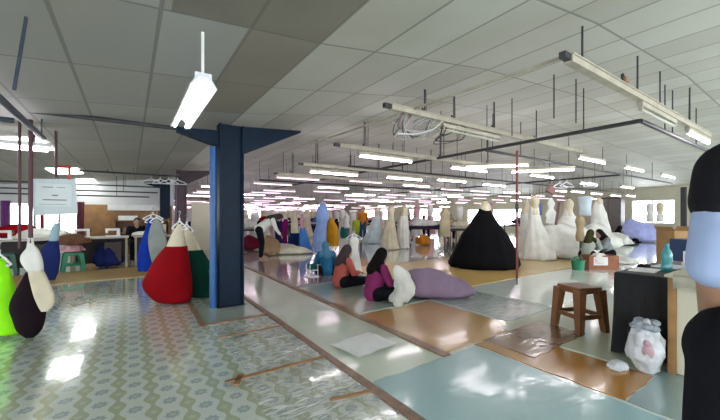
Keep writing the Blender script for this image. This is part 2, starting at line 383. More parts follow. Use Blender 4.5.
# ------------------------------------------------------------------ columns
def column(label, x, y, h, wd, brl, brr, m=navy, pipe=None, plabel=''):
    t = E('steel_column', label, 'column', (x, y, 0))
    b = MB(); f = .02
    b.box((-wd/2+f/2, 0, h/2), (f, .2, h)); b.box((wd/2-f/2, 0, h/2), (f, .2, h)); b.box((0, -.02, h/2), (wd-2*f, .05, h))
    b.build('column_shaft', m, t); MB().box((0, 0, .008), (wd+.06, .26, .014)).build('base_plate', m, t)
    for L, drop, s, tip in ((brl, .33, -1, .02), (brr, .40, 1, .03)):
        if not L: continue
        x0 = s*wd/2; zt = h-.0; x1 = x0+s*L
        sl = (ceil_z(x+x1)-ceil_z(x+x0))*.5
        if s < 0: sl = -.13
        poly = [(x0, -.06, zt-(.0 if s > 0 else .1)), (x1, -.06, zt+sl+(0 if s > 0 else -.0)), (x1, -.06, zt+sl-tip-(0 if s > 0 else .03)), (x0, -.06, zt-drop)]
        MB().prism(poly, (0, .12, 0), (0, 0, 0)).build('bracket', m, t)
    if pipe:
        MB().tube((0, 0, 0), (0, 0, pipe[2]), .048, seg=16).tube((0, 0, .5), (0, 0, .53), .055, seg=16).build('downpipe', bluepipe, loc=(x+pipe[0], y+pipe[1], 0), smooth=False)
        tag(bpy.context.scene.collection.objects[-1], plabel, 'pipe')
    return t
column('big dark navy steel column with flared brackets in the middle of the room', 1.19, 5.03, 2.58, .33, .52, .9, pipe=(-.235, -.02, 2.25), plabel='bright blue downpipe beside the big navy column')
column('maroon and navy column behind the white clothes hangers', 1.22, 10.9, 2.58, .26, 0, .8, M('maroon_navy', (.045, .014, .03), .5, var=.4, scale=3))
column('slim navy column by the back wall', 1.0, 13.4, 2.55, .3, .5, 0)
tag(MB().tube((0, 0, 0), (0, 0, 2.45), .05, seg=14).build('downpipe', bluepipe, loc=(1.33, 13.2, 0)), 'thin blue downpipe by the back wall column', 'pipe')
tag(MB().box((0, 0, .88), (.62, .1, 1.76), bev=.005).box((0, -.052, .88), (.54, .006, 1.66)).build('partition_board', creamw, loc=(2.15, 13.6, 0)), 'tall cream board standing past the maroon column', 'partition')

# ------------------------------------------------------------------ overhead rails
def rail(label, p0, p1, r=.022, rods=(), m=dark, name='overhead_rail', rodm=None, rr=.008):
    p0, p1 = Vector(p0), Vector(p1)
    t = E(name, label, 'rail', p0)
    MB().tube((0, 0, 0), p1-p0, r).build('bar', m, t)
    for k in rods:
        q = (p1-p0)*k; w = p0+q
        top = ceil_z(w.x)-w.z
        if top > .02: MB().tube(q, q+Vector((0, 0, top)), rr, seg=6).build('hanger_rod', rodm or m, t)
    return t
rail('dark rail running from the left into the navy column bracket', (-3.6, 5.0, 2.40), (.62, 5.0, 2.44), .027, (.27, .48, .63, .97))
rail('thin dark rail crossing above the white hangers', (-4.2, 10.4, 2.36), (1.15, 10.4, 2.36), .022, (.3, .42, .55, .7, .8), name='hanger_rail')
for i, (y, z, x1, lab) in enumerate(((11.6, 2.12, .75, 'top'), (12.0, 1.98, .7, 'middle'), (12.4, 1.86, .5, 'lowest'))):
    rail('%s of the three thin rails above the back sewing tables' % lab, (-5, y, z), (x1, y, z), .02, (.35, .6, .85))
rail('dark blue rail running above the hanging dark gown', (-.82, 1.2, 2.2), (-.84, 5.35, 2.2), .03, (.42, .98), darkblue)
rail('short dark crossbar near the ceiling at the left edge', (-1.9, 4.1, 2.12), (-.83, 4.1, 2.12), .022, (), darkblue)
tag(MB().tube((0, 0, 0), (.05, 0, ceil_z(A(14, 90, 1.9).x)-A(14, 90, 1.9).z), .009).build('drop_rod', darkblue, loc=A(14, 90, 1.9)), 'dark blue drop rod at the upper left corner of the photo', 'rod')
rail('maroon drop rod holding the paper sign', (-.95, 4.9, .95), (-.95, 4.9, 2.30), .013, (), maroon, name='drop_rod')
rail('maroon drop rod holding the dark gown', (-.86, 4.86, .98), (-.86, 4.86, 2.3), .020, (), maroon, name='drop_rod')
rail('pair of short maroon drop rods under the end of the blue rail', (-.72, 5.3, 1.75), (-.72, 5.3, 2.3), .014, (), maroon, name='drop_rod')
RZ = 2.45; rx, ry = 5.14, 1.45
D1 = (rx, ry); 
rail('long dark overhead rail running deep into the hall on the right', (rx, ry, RZ), (rx, 17, RZ), .028, (.04, .13, .2, .3, .42, .55, .7, .85))
rail('dark overhead rail turning off toward the person at the right', (rx, ry, RZ), (9.5, ry, RZ), .028, (.22, .3, .6))
rail('dark cross rail above the black gown and white gowns', (rx, 3.6, RZ-.02), (16, 3.6, RZ-.02), .026, (.1, .28, .45, .6, .8))
rail('second dark cross rail beyond the white gowns', (4.0, 6.3, RZ-.06), (20, 6.3, RZ-.06), .024, (.1, .25, .4, .55, .7, .85))
rail('third dark cross rail deep in the hall', (3.2, 10, RZ-.1), (21, 10, RZ-.1), .024, (.1, .3, .5, .7, .9))
rail('dark rail running deep toward the far window wall', (11.2, 3.6, RZ-.04), (11.2, 14, RZ-.04), .024, (.2, .5, .8))
b0 = A(517, 278, 5.9); 
t = E('drop_pole', 'red brown pole hanging down beside the big black gown', 'pole', (b0.x, b0.y, 0))
MB().tube((0, 0, b0.z), (0, 0, 2.43), .02).build('pole', redpole, t); MB().tube((0, 0, b0.z-.12), (0, 0, b0.z+.02), .012).tube((0, 0, 1.35), (0, 0, 1.5), .03).build('socket', dark, t)

# ------------------------------------------------------------------ lights
def trough(label, x0, x1, y, z, rods, lamps, bent=False):
    t = E('cable_trough', label, 'cable trough', (x0, y, z))
    L = x1-x0
    MB().box((L/2, 0, 0), (L, .07, .055)).box((L/2, 0, .035), (L, .09, .012)).build('channel', beigem, t)
    MB().box((-.05, 0, .01), (.1, .05, .05)).build('end_plug', dark, t)
    for q in rods:
        h = ceil_z(x0+q)-z
        MB().tube((q, 0, .03), (q, 0, h), .009, seg=6).tube((q+.05, .02, .03), (q+.03, .01, h), .006, seg=6).tube((q, 0, .03), (q, .04, .10), .012, seg=6).build('hanger_rod', dark, t)
    return t
def make_fixture(name='tube_light', lit=tube_lit, rods=True, L=1.2):
    """origin at the tube's centre; L along local X"""
    t = E(name, 'x', 'ceiling light')
    MB().box((0, 0, .055), (L+.06, .055, .05), bev=.006).box((-L/2-.005, 0, .018), (.03, .035, .05)).box((L/2+.005, 0, .018), (.03, .035, .05)).build('batten', beigem, t)
    MB().tube((-L/2, 0, 0), (L/2, 0, 0), .016, seg=10).build('tube', lit, t)
    return t
ROWS = [1.28+1.74*k for k in range(24)]
trough('long beige cable trough hanging nearest at the upper right', 2.9, 7.6, ROWS[0], 2.55, (.25, 1.55, 3.6), ())
trough('long beige cable trough with tangled cables, second from the front', 2.5, 7.4, ROWS[1], 2.55, (.55, 1.1, 2.0, 3.2), ())
trough('beige cable trough behind the one with tangled cables', 2.85, 8.0, ROWS[2], 2.44, (.5, 2.4, 4.0), ())
trough('beige cable trough fourth from the front', 3.0, 9.0, ROWS[3], 2.36, (.3, 2.0, 3.8), ())
trough('beige cable trough fifth from the front', 3.1, 9.0, ROWS[4], 2.34, (.4, 2.2, 4.2), ())
fx_lit = make_fixture(); fx_pink = make_fixture('tube_light', tube_pink); fx_off = make_fixture('tube_light', tube_off); fx_soft = make_fixture('tube_light', tube_soft)
first = {id(fx_lit): 1, id(fx_pink): 1, id(fx_off): 1, id(fx_soft): 1}
def place_light(proto, x, y, z, label, group=None, rod=True, rz=0):
    if first[id(proto)]: o = proto; first[id(proto)] = 0
    else: o = dup(proto)
    o.location = (x, y, z); o.rotation_euler.z = rz; tag(o, label, 'ceiling light', group)
    return o
seen = 0
def lamp_rod(o, z):
    pass
for k, y in enumerate(ROWS):
    if k == 0: spots = [(5.15, 1), (7.0, 0)]
    elif k == 1: spots = [(4.0, 1), (7.9, 0), (10.3, 0), (13, 0)]
    elif k == 2: spots = [(3.85, 0), (6.2, 0), (9.3, 0), (12.2, 0), (15.5, 0)]
    else:
        step = 1.9 if k < 8 else 1.75
        x = 3.75 if k < 6 else 2.6
        if k in (3,): x = 3.9
        spots = []
        while x < 22.5:
            if rnd.random() < (.92 if k < 10 else .72): spots.append((x+rnd.uniform(-.15, .15), 0))
            x += step+rnd.uniform(-.1, .25)
    zt = (2.50, 2.48, 2.33, 2.26, 2.24)[k] if k < 5 else 2.22-.012*(k-5)*1.2
    for j, (x, off) in enumerate(spots):
        pr = fx_off if off else (fx_lit if k < 4 else (fx_pink if (k+j) % 3 == 0 else fx_soft))
        z = zt if k < 2 else zt + rnd.uniform(-.05, .05) + (rnd.uniform(-.2, .12) if k > 9 else 0)
        if k < 12:
            lab = '%s tube light, %s along the %s row of hall lights' % ('unlit' if off else 'lit', ORD[min(j, 11)], ORD[k])
            g = '%s row of hall lights' % ORD[k]
        else:
            lab = 'small glowing tube light in the far rows of hall lights'; g = 'far rows of hall lights'
        o = place_light(pr, x, y, z-.06 if k < 2 else z, lab, g)
        if k >= 2 and k < 9:
            h = ceil_z(x)-z
            for s in (-.42, .42):
                MB().tube((s, 0, .08), (s, 0, h), .006, seg=5).build('hanger_rod', dark, o)
# angled lamps near the white gowns
for (p, q, zc, lab) in (((476, 169), (517, 164), 7.0, 'slanting lit tube light left of the red pole'), ((524, 174), (560, 168), 7.4, 'slanting lit tube light right of the red pole')):
    a, b = A(*p, zc), A(*q, zc*.97); c = (a+b)/2
    place_light(fx_lit, c.x, c.y, c.z, lab, None, rz=math.atan2((b-a).y, (b-a).x))
# twin lamp hanging at the left of the middle
c = (.40, 3.02, 2.16)
t = E('twin_tube_lamp', 'bright twin tube lamp hanging alone in front of the navy column', 'ceiling light', c, R(90))
MB().prism([(-.62, -.03, .07), (-.62, .03, .07), (-.62, .085, -.02), (-.62, .078, -.025), (-.62, .025, .05), (-.62, -.025, .05), (-.62, -.078, -.025), (-.62, -.085, -.02)], (1.24, 0, 0), (0, 0, 0)).build('reflector', M('lit_reflector', (.62, .68, .72), .35), t)
for s in (-1, 1): MB().tube((-.6, s*.05, -.012), (.6, s*.05, -.012), .016, seg=12).build('tube', M('tube_glow_near', (.95, .97, 1.0), .4, emit=3.0, ecol=(.93, .98, 1.0)), t)
for s in (-.58,): MB().tube((s, 0, .07), (s, 0, ceil_z(.43)-2.17), .010, seg=8).build('hanger_rod', white, t)
MB().box((-.6, 0, .055), (.03, .10, .04)).build('end_cap', whitep, t)
t = E('tube_lamp', 'lit tube lamp under the ceiling at the left edge', 'ceiling light', (-1.55, 5.55, 2.10))
MB().box((0, 0, .05), (1.5, .06, .05)).build('batten', white, t); MB().tube((-.72, 0, 0), (.72, 0, 0), .028, seg=12).build('tube', tube_lit, t)
MB().tube((-.6, 0, .07), (-.6, 0, .21), .01).tube((.6, 0, .07), (.6, 0, .21), .01).build('hanger_rod', dark, t)
sky_m = M('skylight_sheet', (.9, .92, .85), .4, emit=5, ecol=(.95, 1, .92))
for i, (p, zc, w, d, lab) in enumerate((((26, 124), 5.0, .5, 1.0, 'nearest'), ((66, 164), 8.1, .55, 1.2, 'middle'), ((84, 180), 10.5, .55, 1.2, 'farthest'))):
    a = A(*p, zc); z = ceil_z(a.x)
    tilt = math.atan2(ceil_z(a.x+.3)-ceil_z(a.x-.3), .6)
    o = tag(MB().box((0, 0, 0), (w, d, .012)).build('skylight_panel', sky_m, loc=(a.x, a.y, z-.012)), '%s of the three bright skylight panels in the left ceiling' % lab, 'skylight'); o.rotation_euler.y = -tilt
# tangled cables on the second trough
def wire(pts, r, n=6):
    pts = [Vector(p) for p in pts]; out = []
    P = [pts[0]]+pts+[pts[-1]]
    for i in range(1, len(P)-2):
        for s in range(n):
            u = s/n; a, b, c, d = P[i-1], P[i], P[i+1], P[i+2]
            out.append(.5*((2*b)+(c-a)*u+(2*a-5*b+4*c-d)*u*u+(3*b-a-3*c+d)*u**3))
    out.append(pts[-1]); return out
t = E('cable_tangle', 'tangled cables and torn plastic hanging from the second trough', 'cables', (2.75, ROWS[1], 2.5))
for i in range(16):
    x0 = rnd.uniform(-.1, .8); dz = rnd.uniform(-.36, -.08)
    MB().path(wire([(x0, rnd.uniform(-.05, .05), .04), (x0-.12, rnd.uniform(-.06, .06), dz*.5), (x0-rnd.uniform(.0, .3), rnd.uniform(-.05, .05), dz), (x0+rnd.uniform(-.1, .3), 0, dz*.7), (x0+.3, 0, .02)], .007), rnd.choice((.006, .009, .013)), 6).build('cable', rnd.choice((dark, beigem, greym)), t)
bb = MB(); bb.box((-.02, 0, -.12), (.22, .05, .16), ry=.3, bev=.02).box((.07, .02, -.2), (.2, .03, .05), ry=.5, bev=.01); bb.build('torn_wrapper', M('pinkish_plastic', (.26, .21, .21), .4), t)
MB().path(wire([(-.2, -.05, -.26), (.1, -.05, -.22), (.4, -.05, -.12), (.62, 0, .02)], .01), .010, 6).build('loose_tube', M('clear_tube', (.6, .62, .62), .2), t)
t = E('cable_tangle', 'small coil of cable tied to the nearest trough', 'cables', (4.05, ROWS[0], 2.63))
MB().path(wire([(0, 0, 0), (.03, .02, .08), (.06, 0, .02), (.08, .03, .1), (.1, 0, 0)], .008), .010, 6).build('cable', dark, t); MB().box((.05, 0, .02), (.08, .05, .05), bev=.01).build('clip', wood, t)
rail('pale conduit linking the two nearest troughs under the ceiling', (2.9, ROWS[0], 2.58), (2.75, 5.6, 2.6), .016, (), beigem, name='conduit')
for i, (p, zc, zb) in enumerate((((554, 80), 4.0, 2.45), ((576, 88), 4.2, 2.45), ((660, 55), 4.1, 2.45), ((512, 97), 4.9, 2.45), ((441, 75), 5.4, 2.2), ((487, 100), 5.2, 2.3))):
    a = A(p[0], p[1], zc)
    tag(MB().tube((0, 0, 0), (0, 0, ceil_z(a.x)-zb), .008, seg=6).build('drop_rod', dark, loc=(a.x, a.y, zb)), '%s of the thin drop rods under the right hand ceiling, counting outward along it' % ORD[i], 'rod', 'thin drop rods')

# ------------------------------------------------------------------ hangers and gowns
def hanger(label, loc, rz, w=.42, m=whitep, group=None):
    t = E('clothes_hanger', label, 'hanger', loc, rz, group)
    b = MB(); r = .011
    b.path([(0, 0, 0), (0, 0, -.05), (-w*.28, 0, -.10), (-w/2, 0, -.155), (-w/2+.02, 0, -.17), (w/2-.02, 0, -.17), (w/2, 0, -.155), (w*.28, 0, -.10), (0, 0, -.05)], r, 6).build('hanger_frame', m, t)
    MB().path([(0, 0, -.01), (0, 0, .05), (.02, 0, .085), (.0, 0, .105), (-.02, 0, .085)], .006, 6).build('hook', greym, list(t.children)[0])
    return t
def fabric(name, rgb, rough=.75, sheen=0): return M('fabric_'+name, tuple(c**1.12 for c in rgb), .85, var=.14, scale=4, bump=.25, bscale=14, spec=.12)
def gown(name, label, x, y, z0, h, rb, skirt, bodice, waist=.62, folds=9, amp=.12, lean=(0, 0), rw=.10, rt=.13, squash=1, rz=0, belly=0, straps=True, group=None, seg=72, hem=True):
    t = E(name, label, 'gown', (x, y, z0), rz, group); rr = random.Random(int(x*100+y*37)); ph = rr.uniform(0, 6); hw = h*waist
    rings = []; K = 14
    for k in range(K+1):
        u = k/K; z = hw*u
        r = rb*(1-u)**.85*(1-.12*u)+rw*u**1.0 if not belly else (rb*(1+belly*math.sin(math.pi*min(1, u*1.5)))*(1-u**1.35)+rw*u**1.35)
        a = amp*(1-u)**.8
        ring = []
        for i in range(seg):
            th = 2*math.pi*i/seg
            f = 1+a*(.6*math.sin(folds*th+ph+u*1.2)+.4*math.sin((folds*2-3)*th+ph*2))
            ring.append((lean[0]*(1-u)**1.3*hw+r*f*math.cos(th), lean[1]*(1-u)**1.3*hw+squash*r*f*math.sin(th), z+(.012*math.sin(folds*th+ph) if k == 0 else 0)))
        rings.append(ring)
    MB().rings(rings, capb=hem).build('skirt', skirt, t, smooth=True)
    hb = h-hw; prof = [(rw*1.03, hw-.02), (rw*1.0, hw+.02), (rt*.95, hw+hb*.45), (rt, hw+hb*.68), (rt*.9, hw+hb*.85), (rt*.55, hw+hb*.95)]
    rings = [[(r*math.cos(2*math.pi*i/24), max(.65, squash)*.8*r*math.sin(2*math.pi*i/24), z) for i in range(24)] for r, z in prof]
    MB().rings(rings, capt=True).build('bodice', bodice, t, smooth=True)
    if straps:
        for s in (-1, 1): MB().tube((s*rt*.5, 0, hw+hb*.9), (s*rt*.42, 0, hw+hb*1.06), .012).build('strap', bodice, t)
    return t
def gpx(label, px, yb, yt, hw, skirt, bodice, z0=.02, name='gown', hang=True, hangm=whitep, **k):
    """gown standing where the photo's floor line puts it; hw = half width in pixels at the hem"""
    zc = FOC*(EYE-z0)/(yb-HY); x, y = wxy((px-CX)*zc/FOC, zc); zt = EYE-(yt-HY)*zc/FOC; h = zt-z0
    g = gown(name, label, x, y, z0, h, hw*zc/FOC, skirt, bodice, **k)
    if hang: hanger('hanger of the '+label, (x, y, zt+.10), -TH+rnd.uniform(-.3, .3), .36, hangm)
    return g, Vector((x, y, zt)), zc
f_white = fabric('white', (.72, .72, .68)); f_ivory = fabric('ivory', (.66, .60, .46)); f_red = fabric('red', (.27, .002, .008)); f_green = fabric('bottle_green', (.004, .055, .036))
f_royal = fabric('royal_blue', (.012, .05, .36)); f_grey = fabric('silver_grey', (.27, .29, .28)); f_navy = fabric('navy', (.018, .030, .13)); f_lime = fabric('lime', (.32, .85, .02))
f_black = fabric('black', (.006, .006, .008), sheen=.1); f_purple = fabric('purple', (.035, .02, .12)); f_magenta = fabric('magenta', (.22, .015, .14)); f_sky = fabric('sky_blue', (.08, .25, .60)); f_pale = fabric('pale_blue', (.27, .38, .66))
f_must = fabric('mustard', (.50, .26, .02)); f_teal = fabric('teal', (.03, .17, .15)); f_lav = fabric('lavender', (.34, .25, .35)); f_lilac = fabric('lilac', (.42, .45, .76)); f_lblue = fabric('light_blue', (.30, .42, .48)); f_plum = fabric('plum', (.016, .008, .014), sheen=.1)
f_blueT = fabric('deep_sky', (.03, .16, .30)); f_orange = fabric('orange', (.62, .25, .03)); f_pink = fabric('soft_pink', (.62, .36, .42)); f_olive = fabric('olive', (.05, .055, .03))
def ogown(label, sk, bo, skirt, bodice, z0=.02, zc=None, squash=.7, folds=7, amp=.05, hang=True, form=None, formm=None, seg=64, rough=0, capz=.10, name='gown'):
    """gown whose silhouette was read off as (y, x left, x right) rows, bottom row first"""
    yb = sk[0][0]
    if zc is None: zc = FOC*(EYE-z0)/(yb-HY)
    zb = EYE-(yb-HY)*zc/FOC; xm = (sk[0][1]+sk[0][2])/2
    x, y = wxy((xm-CX)*zc/FOC, zc); k = zc/FOC
    t = E(name, label, 'gown', (x, y, zb), -TH); ph = xm*1.7
    def part(rows, nm, m, parent, n, cap_t, am, sq):
        P = [((yb-r[0])*k, ((r[1]+r[2])/2-xm)*k, (r[2]-r[1])/2*k) for r in rows]; rings = []
        for i in range(n+1):
            u = i/n*(len(P)-1); j = min(int(u), len(P)-2); f = u-j
            p = [P[max(j-1, 0)], P[j], P[j+1], P[min(j+2, len(P)-1)]]
            q = [.5*(2*p[1][c]+(p[2][c]-p[0][c])*f+(2*p[0][c]-5*p[1][c]+4*p[2][c]-p[3][c])*f*f+(3*p[1][c]-p[0][c]-3*p[2][c]+p[3][c])*f**3) for c in range(3)]
            fr = 1-i/n; ring = []
            for v in range(seg):
                th = 2*math.pi*v/seg; w = am*(.35+.65*fr)
                d = 1-w*(.5+.5*(.6*math.sin(folds*th+ph+fr*1.5)+.4*math.sin((2*folds-3)*th+ph*2-fr)))+rough*noise.noise((math.cos(th)*2+ph, math.sin(th)*2, q[0]*3))
                ring.append((q[1]+q[2]*d*math.cos(th), sq*max(q[2], .02)*d*math.sin(th), q[0]+(.5*am*k*8*math.sin(folds*th) if i == 0 and z0 > .05 else 0)))
            rings.append(ring)
        return MB().rings(rings, True, cap_t).build(nm, m, parent, smooth=True)
    part(sk, 'skirt', skirt, t, 18, True, amp*2, squash)
    top = sk[-1]
    if bo:
        bd = part([(sk[-1][0]+1,)+tuple(bo[0][1:])]+list(bo[1:]), 'bodice', bodice, t, 10, True, amp, max(.6, squash)); top = bo[-1]
        for sgn in (-1, 1):
            w = (bo[-2][2]-bo[-2][1])*k*.3; cx = ((top[1]+top[2])/2-xm)*k; z = (yb-top[0])*k
            MB().tube((cx+sgn*w, 0, z-.06), (cx+sgn*w*.5, 0, z+.05), .010, seg=6).build('strap', bodice, bd)
    tx = (top[1]+top[2])/2; zt = EYE-(top[0]-HY)*k; p = wxy((tx-CX)*k, zc)
    if form: dress_form(form, p[0], p[1], 0, zt+capz, formm or f_ivory)
    elif hang: hanger('hanger of the '+label, (p[0], p[1], zt+.09), -TH+rnd.uniform(-.3, .3), .26)
    return t, Vector((p[0], p[1], zt)), zc
# left and middle
ogown('red gown with white bodice hanging beside the navy column', [(301,159,190),(297,152,191),(284,143,191),(272,148,190),(258,156,188),(246,166,187)], [(246,166,186),(236,171,184),(229,175,183),(224,178,181)], f_red, f_ivory, folds=5, amp=.03)
ogown('bottle green gown with ivory bodice behind the blue downpipe', [(299,194,222),(294,190,224),(280,186,220),(265,183,211),(250,182,202)], [(250,182,201),(240,183,196),(232,184,191),(227,185,188)], f_green, f_ivory, folds=5, amp=.03, zc=5.45)
ogown('royal blue gown hanging behind the red gown', [(271,138,150),(262,137,152),(245,140,152),(230,145,152),(219,149,153)], [], f_royal, f_royal, z0=.08, squash=.5)
ogown('silver grey gown hanging next to the royal blue gown', [(266,153,166),(255,150,168),(240,148,167),(228,150,163),(219,154,159)], [], f_grey, f_grey, z0=.15, zc=7.2, squash=.5)
tag(MB().lathe([(.02, 0), (.08, .06), (.085, .16), (.05, .26), (.02, .30)], 16).build('fabric_bundle', fabric('dark_red', (.13, .004, .012)), loc=A(179, 242, 5.75), smooth=True), 'dark red cloth bundle hanging between the red and green gowns', 'fabric')
ogown('navy gown with light blue top hanging left of the green stool', [(280,47,55),(272,45,58),(258,41,60),(248,43,59),(240,49,58)], [(240,49,58),(232,51,59),(226,53,60),(223,55,58)], f_navy, f_lblue, z0=.05, squash=.5)
ogown('dark plum gown hanging off the floor from the maroon rod', [(337,25,35),(330,18,41),(318,14,44),(308,11,44),(298,13,42),(284,20,37),(272,26,33)], [], f_plum, f_plum, zc=3.55, z0=.1, squash=.6, hang=False, folds=4)
ogown('ivory gown with a pointed white top before the dark plum gown', [(311,41,48),(305,38,54),(295,34,54),(280,30,48),(270,28,43)], [(270,28,43),(262,22,42),(255,22,40),(248,27,37),(243,29,32)], f_ivory, f_white, zc=3.3, z0=.1, squash=.5, hang=False, folds=4, amp=.06)
ogown('lime green gown cut by the left edge of the photo', [(333,-14,21),(325,-14,22),(310,-12,18),(290,-10,14),(270,-7,9),(258,-5,4)], [], f_lime, f_lime, zc=3.6, z0=.02, squash=.6, folds=5)
for i, (px, py) in enumerate(((150, 175), (159, 174), (168, 175), (177, 174))):
    p = A(px, py+3, 9.3); hanger('white plastic hanger on the thin rail, %s from the left' % ORD[i], (p.x, 10.4, 2.31), rnd.uniform(-.7, .2), .45, whitep, 'hangers on the thin rail')
hanger('pale hanger beside the three back rails', A(153, 212, 8), -.3)
# row of gowns at the far middle
ogown('purple gown in the far row of hung gowns', [(243,276,284),(232,275,283),(222,276,283),(217,277,281)], [], f_purple, f_purple, z0=.2)
ogown('magenta gown beside the purple gown in the far row', [(246,284,288),(235,282,287),(225,282,288),(219,284,287)], [], f_magenta, f_magenta, z0=.12)
ogown('navy gown with cream top in the far row', [(250,288,302),(240,288,300),(233,290,299)], [(233,291,299),(222,291,298),(214,293,297)], f_navy, f_ivory)
ogown('bright sky blue gown sweeping to the floor in the far row', [(252,301,314),(245,299,311),(236,299,308),(228,300,305)], [(228,300,304),(220,300,304),(214,301,303)], f_sky, f_pink)
ogown('tall pale blue gown in the far row', [(253,315,326),(245,313,326),(235,313,326),(225,316,327),(215,316,328),(207,318,327),(203,321,325)], [], f_pale, f_pale)
ogown('mustard yellow gown hung off the floor in the far row', [(246,327,339),(238,327,339),(228,327,338),(222,328,335),(218,330,333)], [], f_must, f_must, z0=.2)
ogown('teal gown with white top past the mustard gown', [(238,341,348),(233,340,348),(227,341,348)], [(227,342,350),(220,343,349),(215,345,348)], f_teal, f_white, z0=.25)
def dress_form(label, x, y, z0, zt, m=f_ivory, stand=True, rz=0):
    t = E('dress_form', label, 'dress form', (x, y, 0), rz)
    h = zt
    MB().lathe([(.10, h-.70), (.135, h-.62), (.14, h-.55), (.105, h-.40), (.115, h-.28), (.15, h-.18), (.13, h-.09), (.06, h-.03), (.05, h)], 20).build('torso', m, t, smooth=True)
    MB().lathe([(.052, h), (.052, h+.03), (.02, h+.045)], 14).build('neck_cap', wood, t)
    MB().tube((0, 0, .05), (0, 0, h-.68), .018).build('pole', dark, t)
    for k in range(3):
        an = 2*math.pi*k/3+.4; MB().tube((0, 0, .12), (.24*math.cos(an), .24*math.sin(an), .02), .014).build('leg', dark, t)
    return t
ogown('white gown left of the cream gown in the middle of the hall', [(243,361,383),(236,364,382),(226,369,381),(218,373,380)], [(218,373,380),(213,375,379),(211,376,378)], fabric('ice_white', (.60, .70, .72)), f_white, form='dress form under the white gown left of the cream gown', squash=.85, amp=.09)
ogown('cream gown with a long train in the middle of the hall', [(249,380,400),(240,381,398),(228,384,396),(219,387,394)], [(219,387,394),(212,388,393),(208,390,392)], f_ivory, f_ivory, form='dress form under the cream gown in the middle', squash=.85, amp=.09, rough=.05)
ogown('white gown right of the cream gown in the middle of the hall', [(248,398,410),(238,397,409),(226,397,409),(216,399,408)], [(216,399,408),(211,401,407),(208,403,405)], f_white, f_ivory, form='dress form under the white gown right of the cream gown', squash=.85, amp=.09, rough=.05)
ogown('very wide black ball gown on a stand in the right half', [(266,449,518),(262,448,520),(250,454,515),(240,459,510),(232,463,505),(226,468,500),(220,472,496),(214,476,493)], [(214,476,493),(209,479,490),(205,482,488)], f_black, f_black, form='pale padded dress form inside the black ball gown', squash=.8, folds=11, amp=.04, rough=.05)
# bare beige form left of the black gown
x, y = F(445, 254); dress_form('bare beige dress form standing left of the black gown', x, y, 0, 1.52, fabric('beige_form', (.48, .42, .29)))
tag(MB().lathe([(.17, .0), (.175, .3), (.15, .55), (.17, .75), (.12, .85)], 20).build('beige_slip', fabric('beige', (.50, .45, .32)), loc=(x, y, .58), smooth=True), 'beige slip worn by the bare form left of the black gown', 'gown')
ogown('tall white gown on a form right of the red pole', [(259,519,556),(248,521,553),(236,524,548),(224,527,542),(215,528,540)], [(215,528,540),(206,530,538),(199,532,536)], f_white, f_white, form='dress form under the tall white gown right of the red pole', squash=.8, amp=.09, rough=.05)
ogown('white gown with a spread skirt behind the wooden box', [(256,545,600),(248,547,597),(238,550,590),(226,556,583),(216,562,575)], [(216,562,575),(208,565,571),(202,567,570)], f_white, f_white, form='dress form under the spread white gown behind the wooden box', squash=.7, amp=.09, rough=.05)
ogown('white gown farther back right of the spread gown', [(246,588,614),(236,589,612),(222,591,608),(212,592,606)], [(212,592,606),(205,594,603),(200,597,601)], f_white, f_white, form='dress form under the white gown farther back', squash=.7, amp=.09, rough=.05)
ogown('ivory gown half hidden behind the red pole', [(252,517,532),(240,518,531),(226,520,531),(214,520,531)], [(214,520,531),(206,522,530),(202,524,528)], f_white, f_ivory, form='dress form of the ivory gown behind the red pole', squash=.8, amp=.09, rough=.05)
# extra distant gowns
for i, (px, yb, yt, hw, s, b_, lab) in enumerate([(255, 240, 212, 7, f_white, f_white, 'white gown hung far behind the person bending over'), (245, 238, 214, 5, f_white, f_ivory, 'white gown hung just right of the navy column'),
      (353, 236, 212, 4, f_white, f_white, 'narrow white gown behind the yellow vested figure'), (417, 236, 205, 6, f_white, f_pink, 'white gown hung above the dark blue work table'), (430, 234, 204, 5, f_pink, f_white, 'pinkish gown hung above the dark blue work table'),
      (460, 236, 206, 5, f_ivory, f_white, 'ivory gown hung left of the black gown shoulder'), (491, 233, 203, 3, f_pink, f_pink, 'soft pink gown hung behind the black gown'), (679, 236, 206, 3, f_white, f_white, 'white gown hung near the dark far post')]):
    gpx(lab, px, yb, yt, hw, s, b_, waist=.6, folds=6, amp=.1, rw=.15, rt=.2, z0=.15)

gpx('white top hung in front of the far windows, nearer the cabinet', 650, 222, 203, 3, f_white, f_white, z0=.95, waist=.4, rw=.12, rt=.2)
gpx('ivory top hung in front of the far windows, nearer the dark post', 660, 222, 202, 3, f_white, f_ivory, z0=.95, waist=.4, rw=.12, rt=.2)
# ------------------------------------------------------------------ cloth heaps
def heap(name, label, loc, size, m, seed=0, rz=0, cat='fabric', rough=.28, flat=True, taper=0):
    b = MB(); g = bmesh.ops.create_icosphere(b.bm, subdivisions=4, radius=1)
    for v in b.bm.verts:
        p = v.co.copy(); n = noise.noise(p*1.7+Vector((seed, 0, seed*.7)))*rough+noise.noise(p*4.5+Vector((0, seed, 0)))*rough*.35
        p *= 1+n
        if flat and p.z < 0: p.z *= .25
        k = 1-taper*(p.x*.5+.5)
        v.co = Vector((p.x*size[0], p.y*size[1]*k, (p.z+.2)*size[2]*k))
    o = b.build(name, m, loc=loc, rz=rz, smooth=True); tag(o, label, cat)
    z = min(v.co.z for v in o.data.vertices); o.location.z = loc[2]-z
    return o
x, y = F(290, 254); heap('fabric_heap', 'long white cloth heap lying below the purple and navy gowns', (x, y, 0), (.72, .4, .36), fabric('offwhite', (.66, .62, .52)), 3, -TH+.05, taper=.5)
x, y = F(272, 256); heap('fabric_heap', 'tan cloth at the near end of the long white heap', (x, y+.2, 0), (.3, .25, .5), fabric('tan', (.36, .25, .15)), 5)
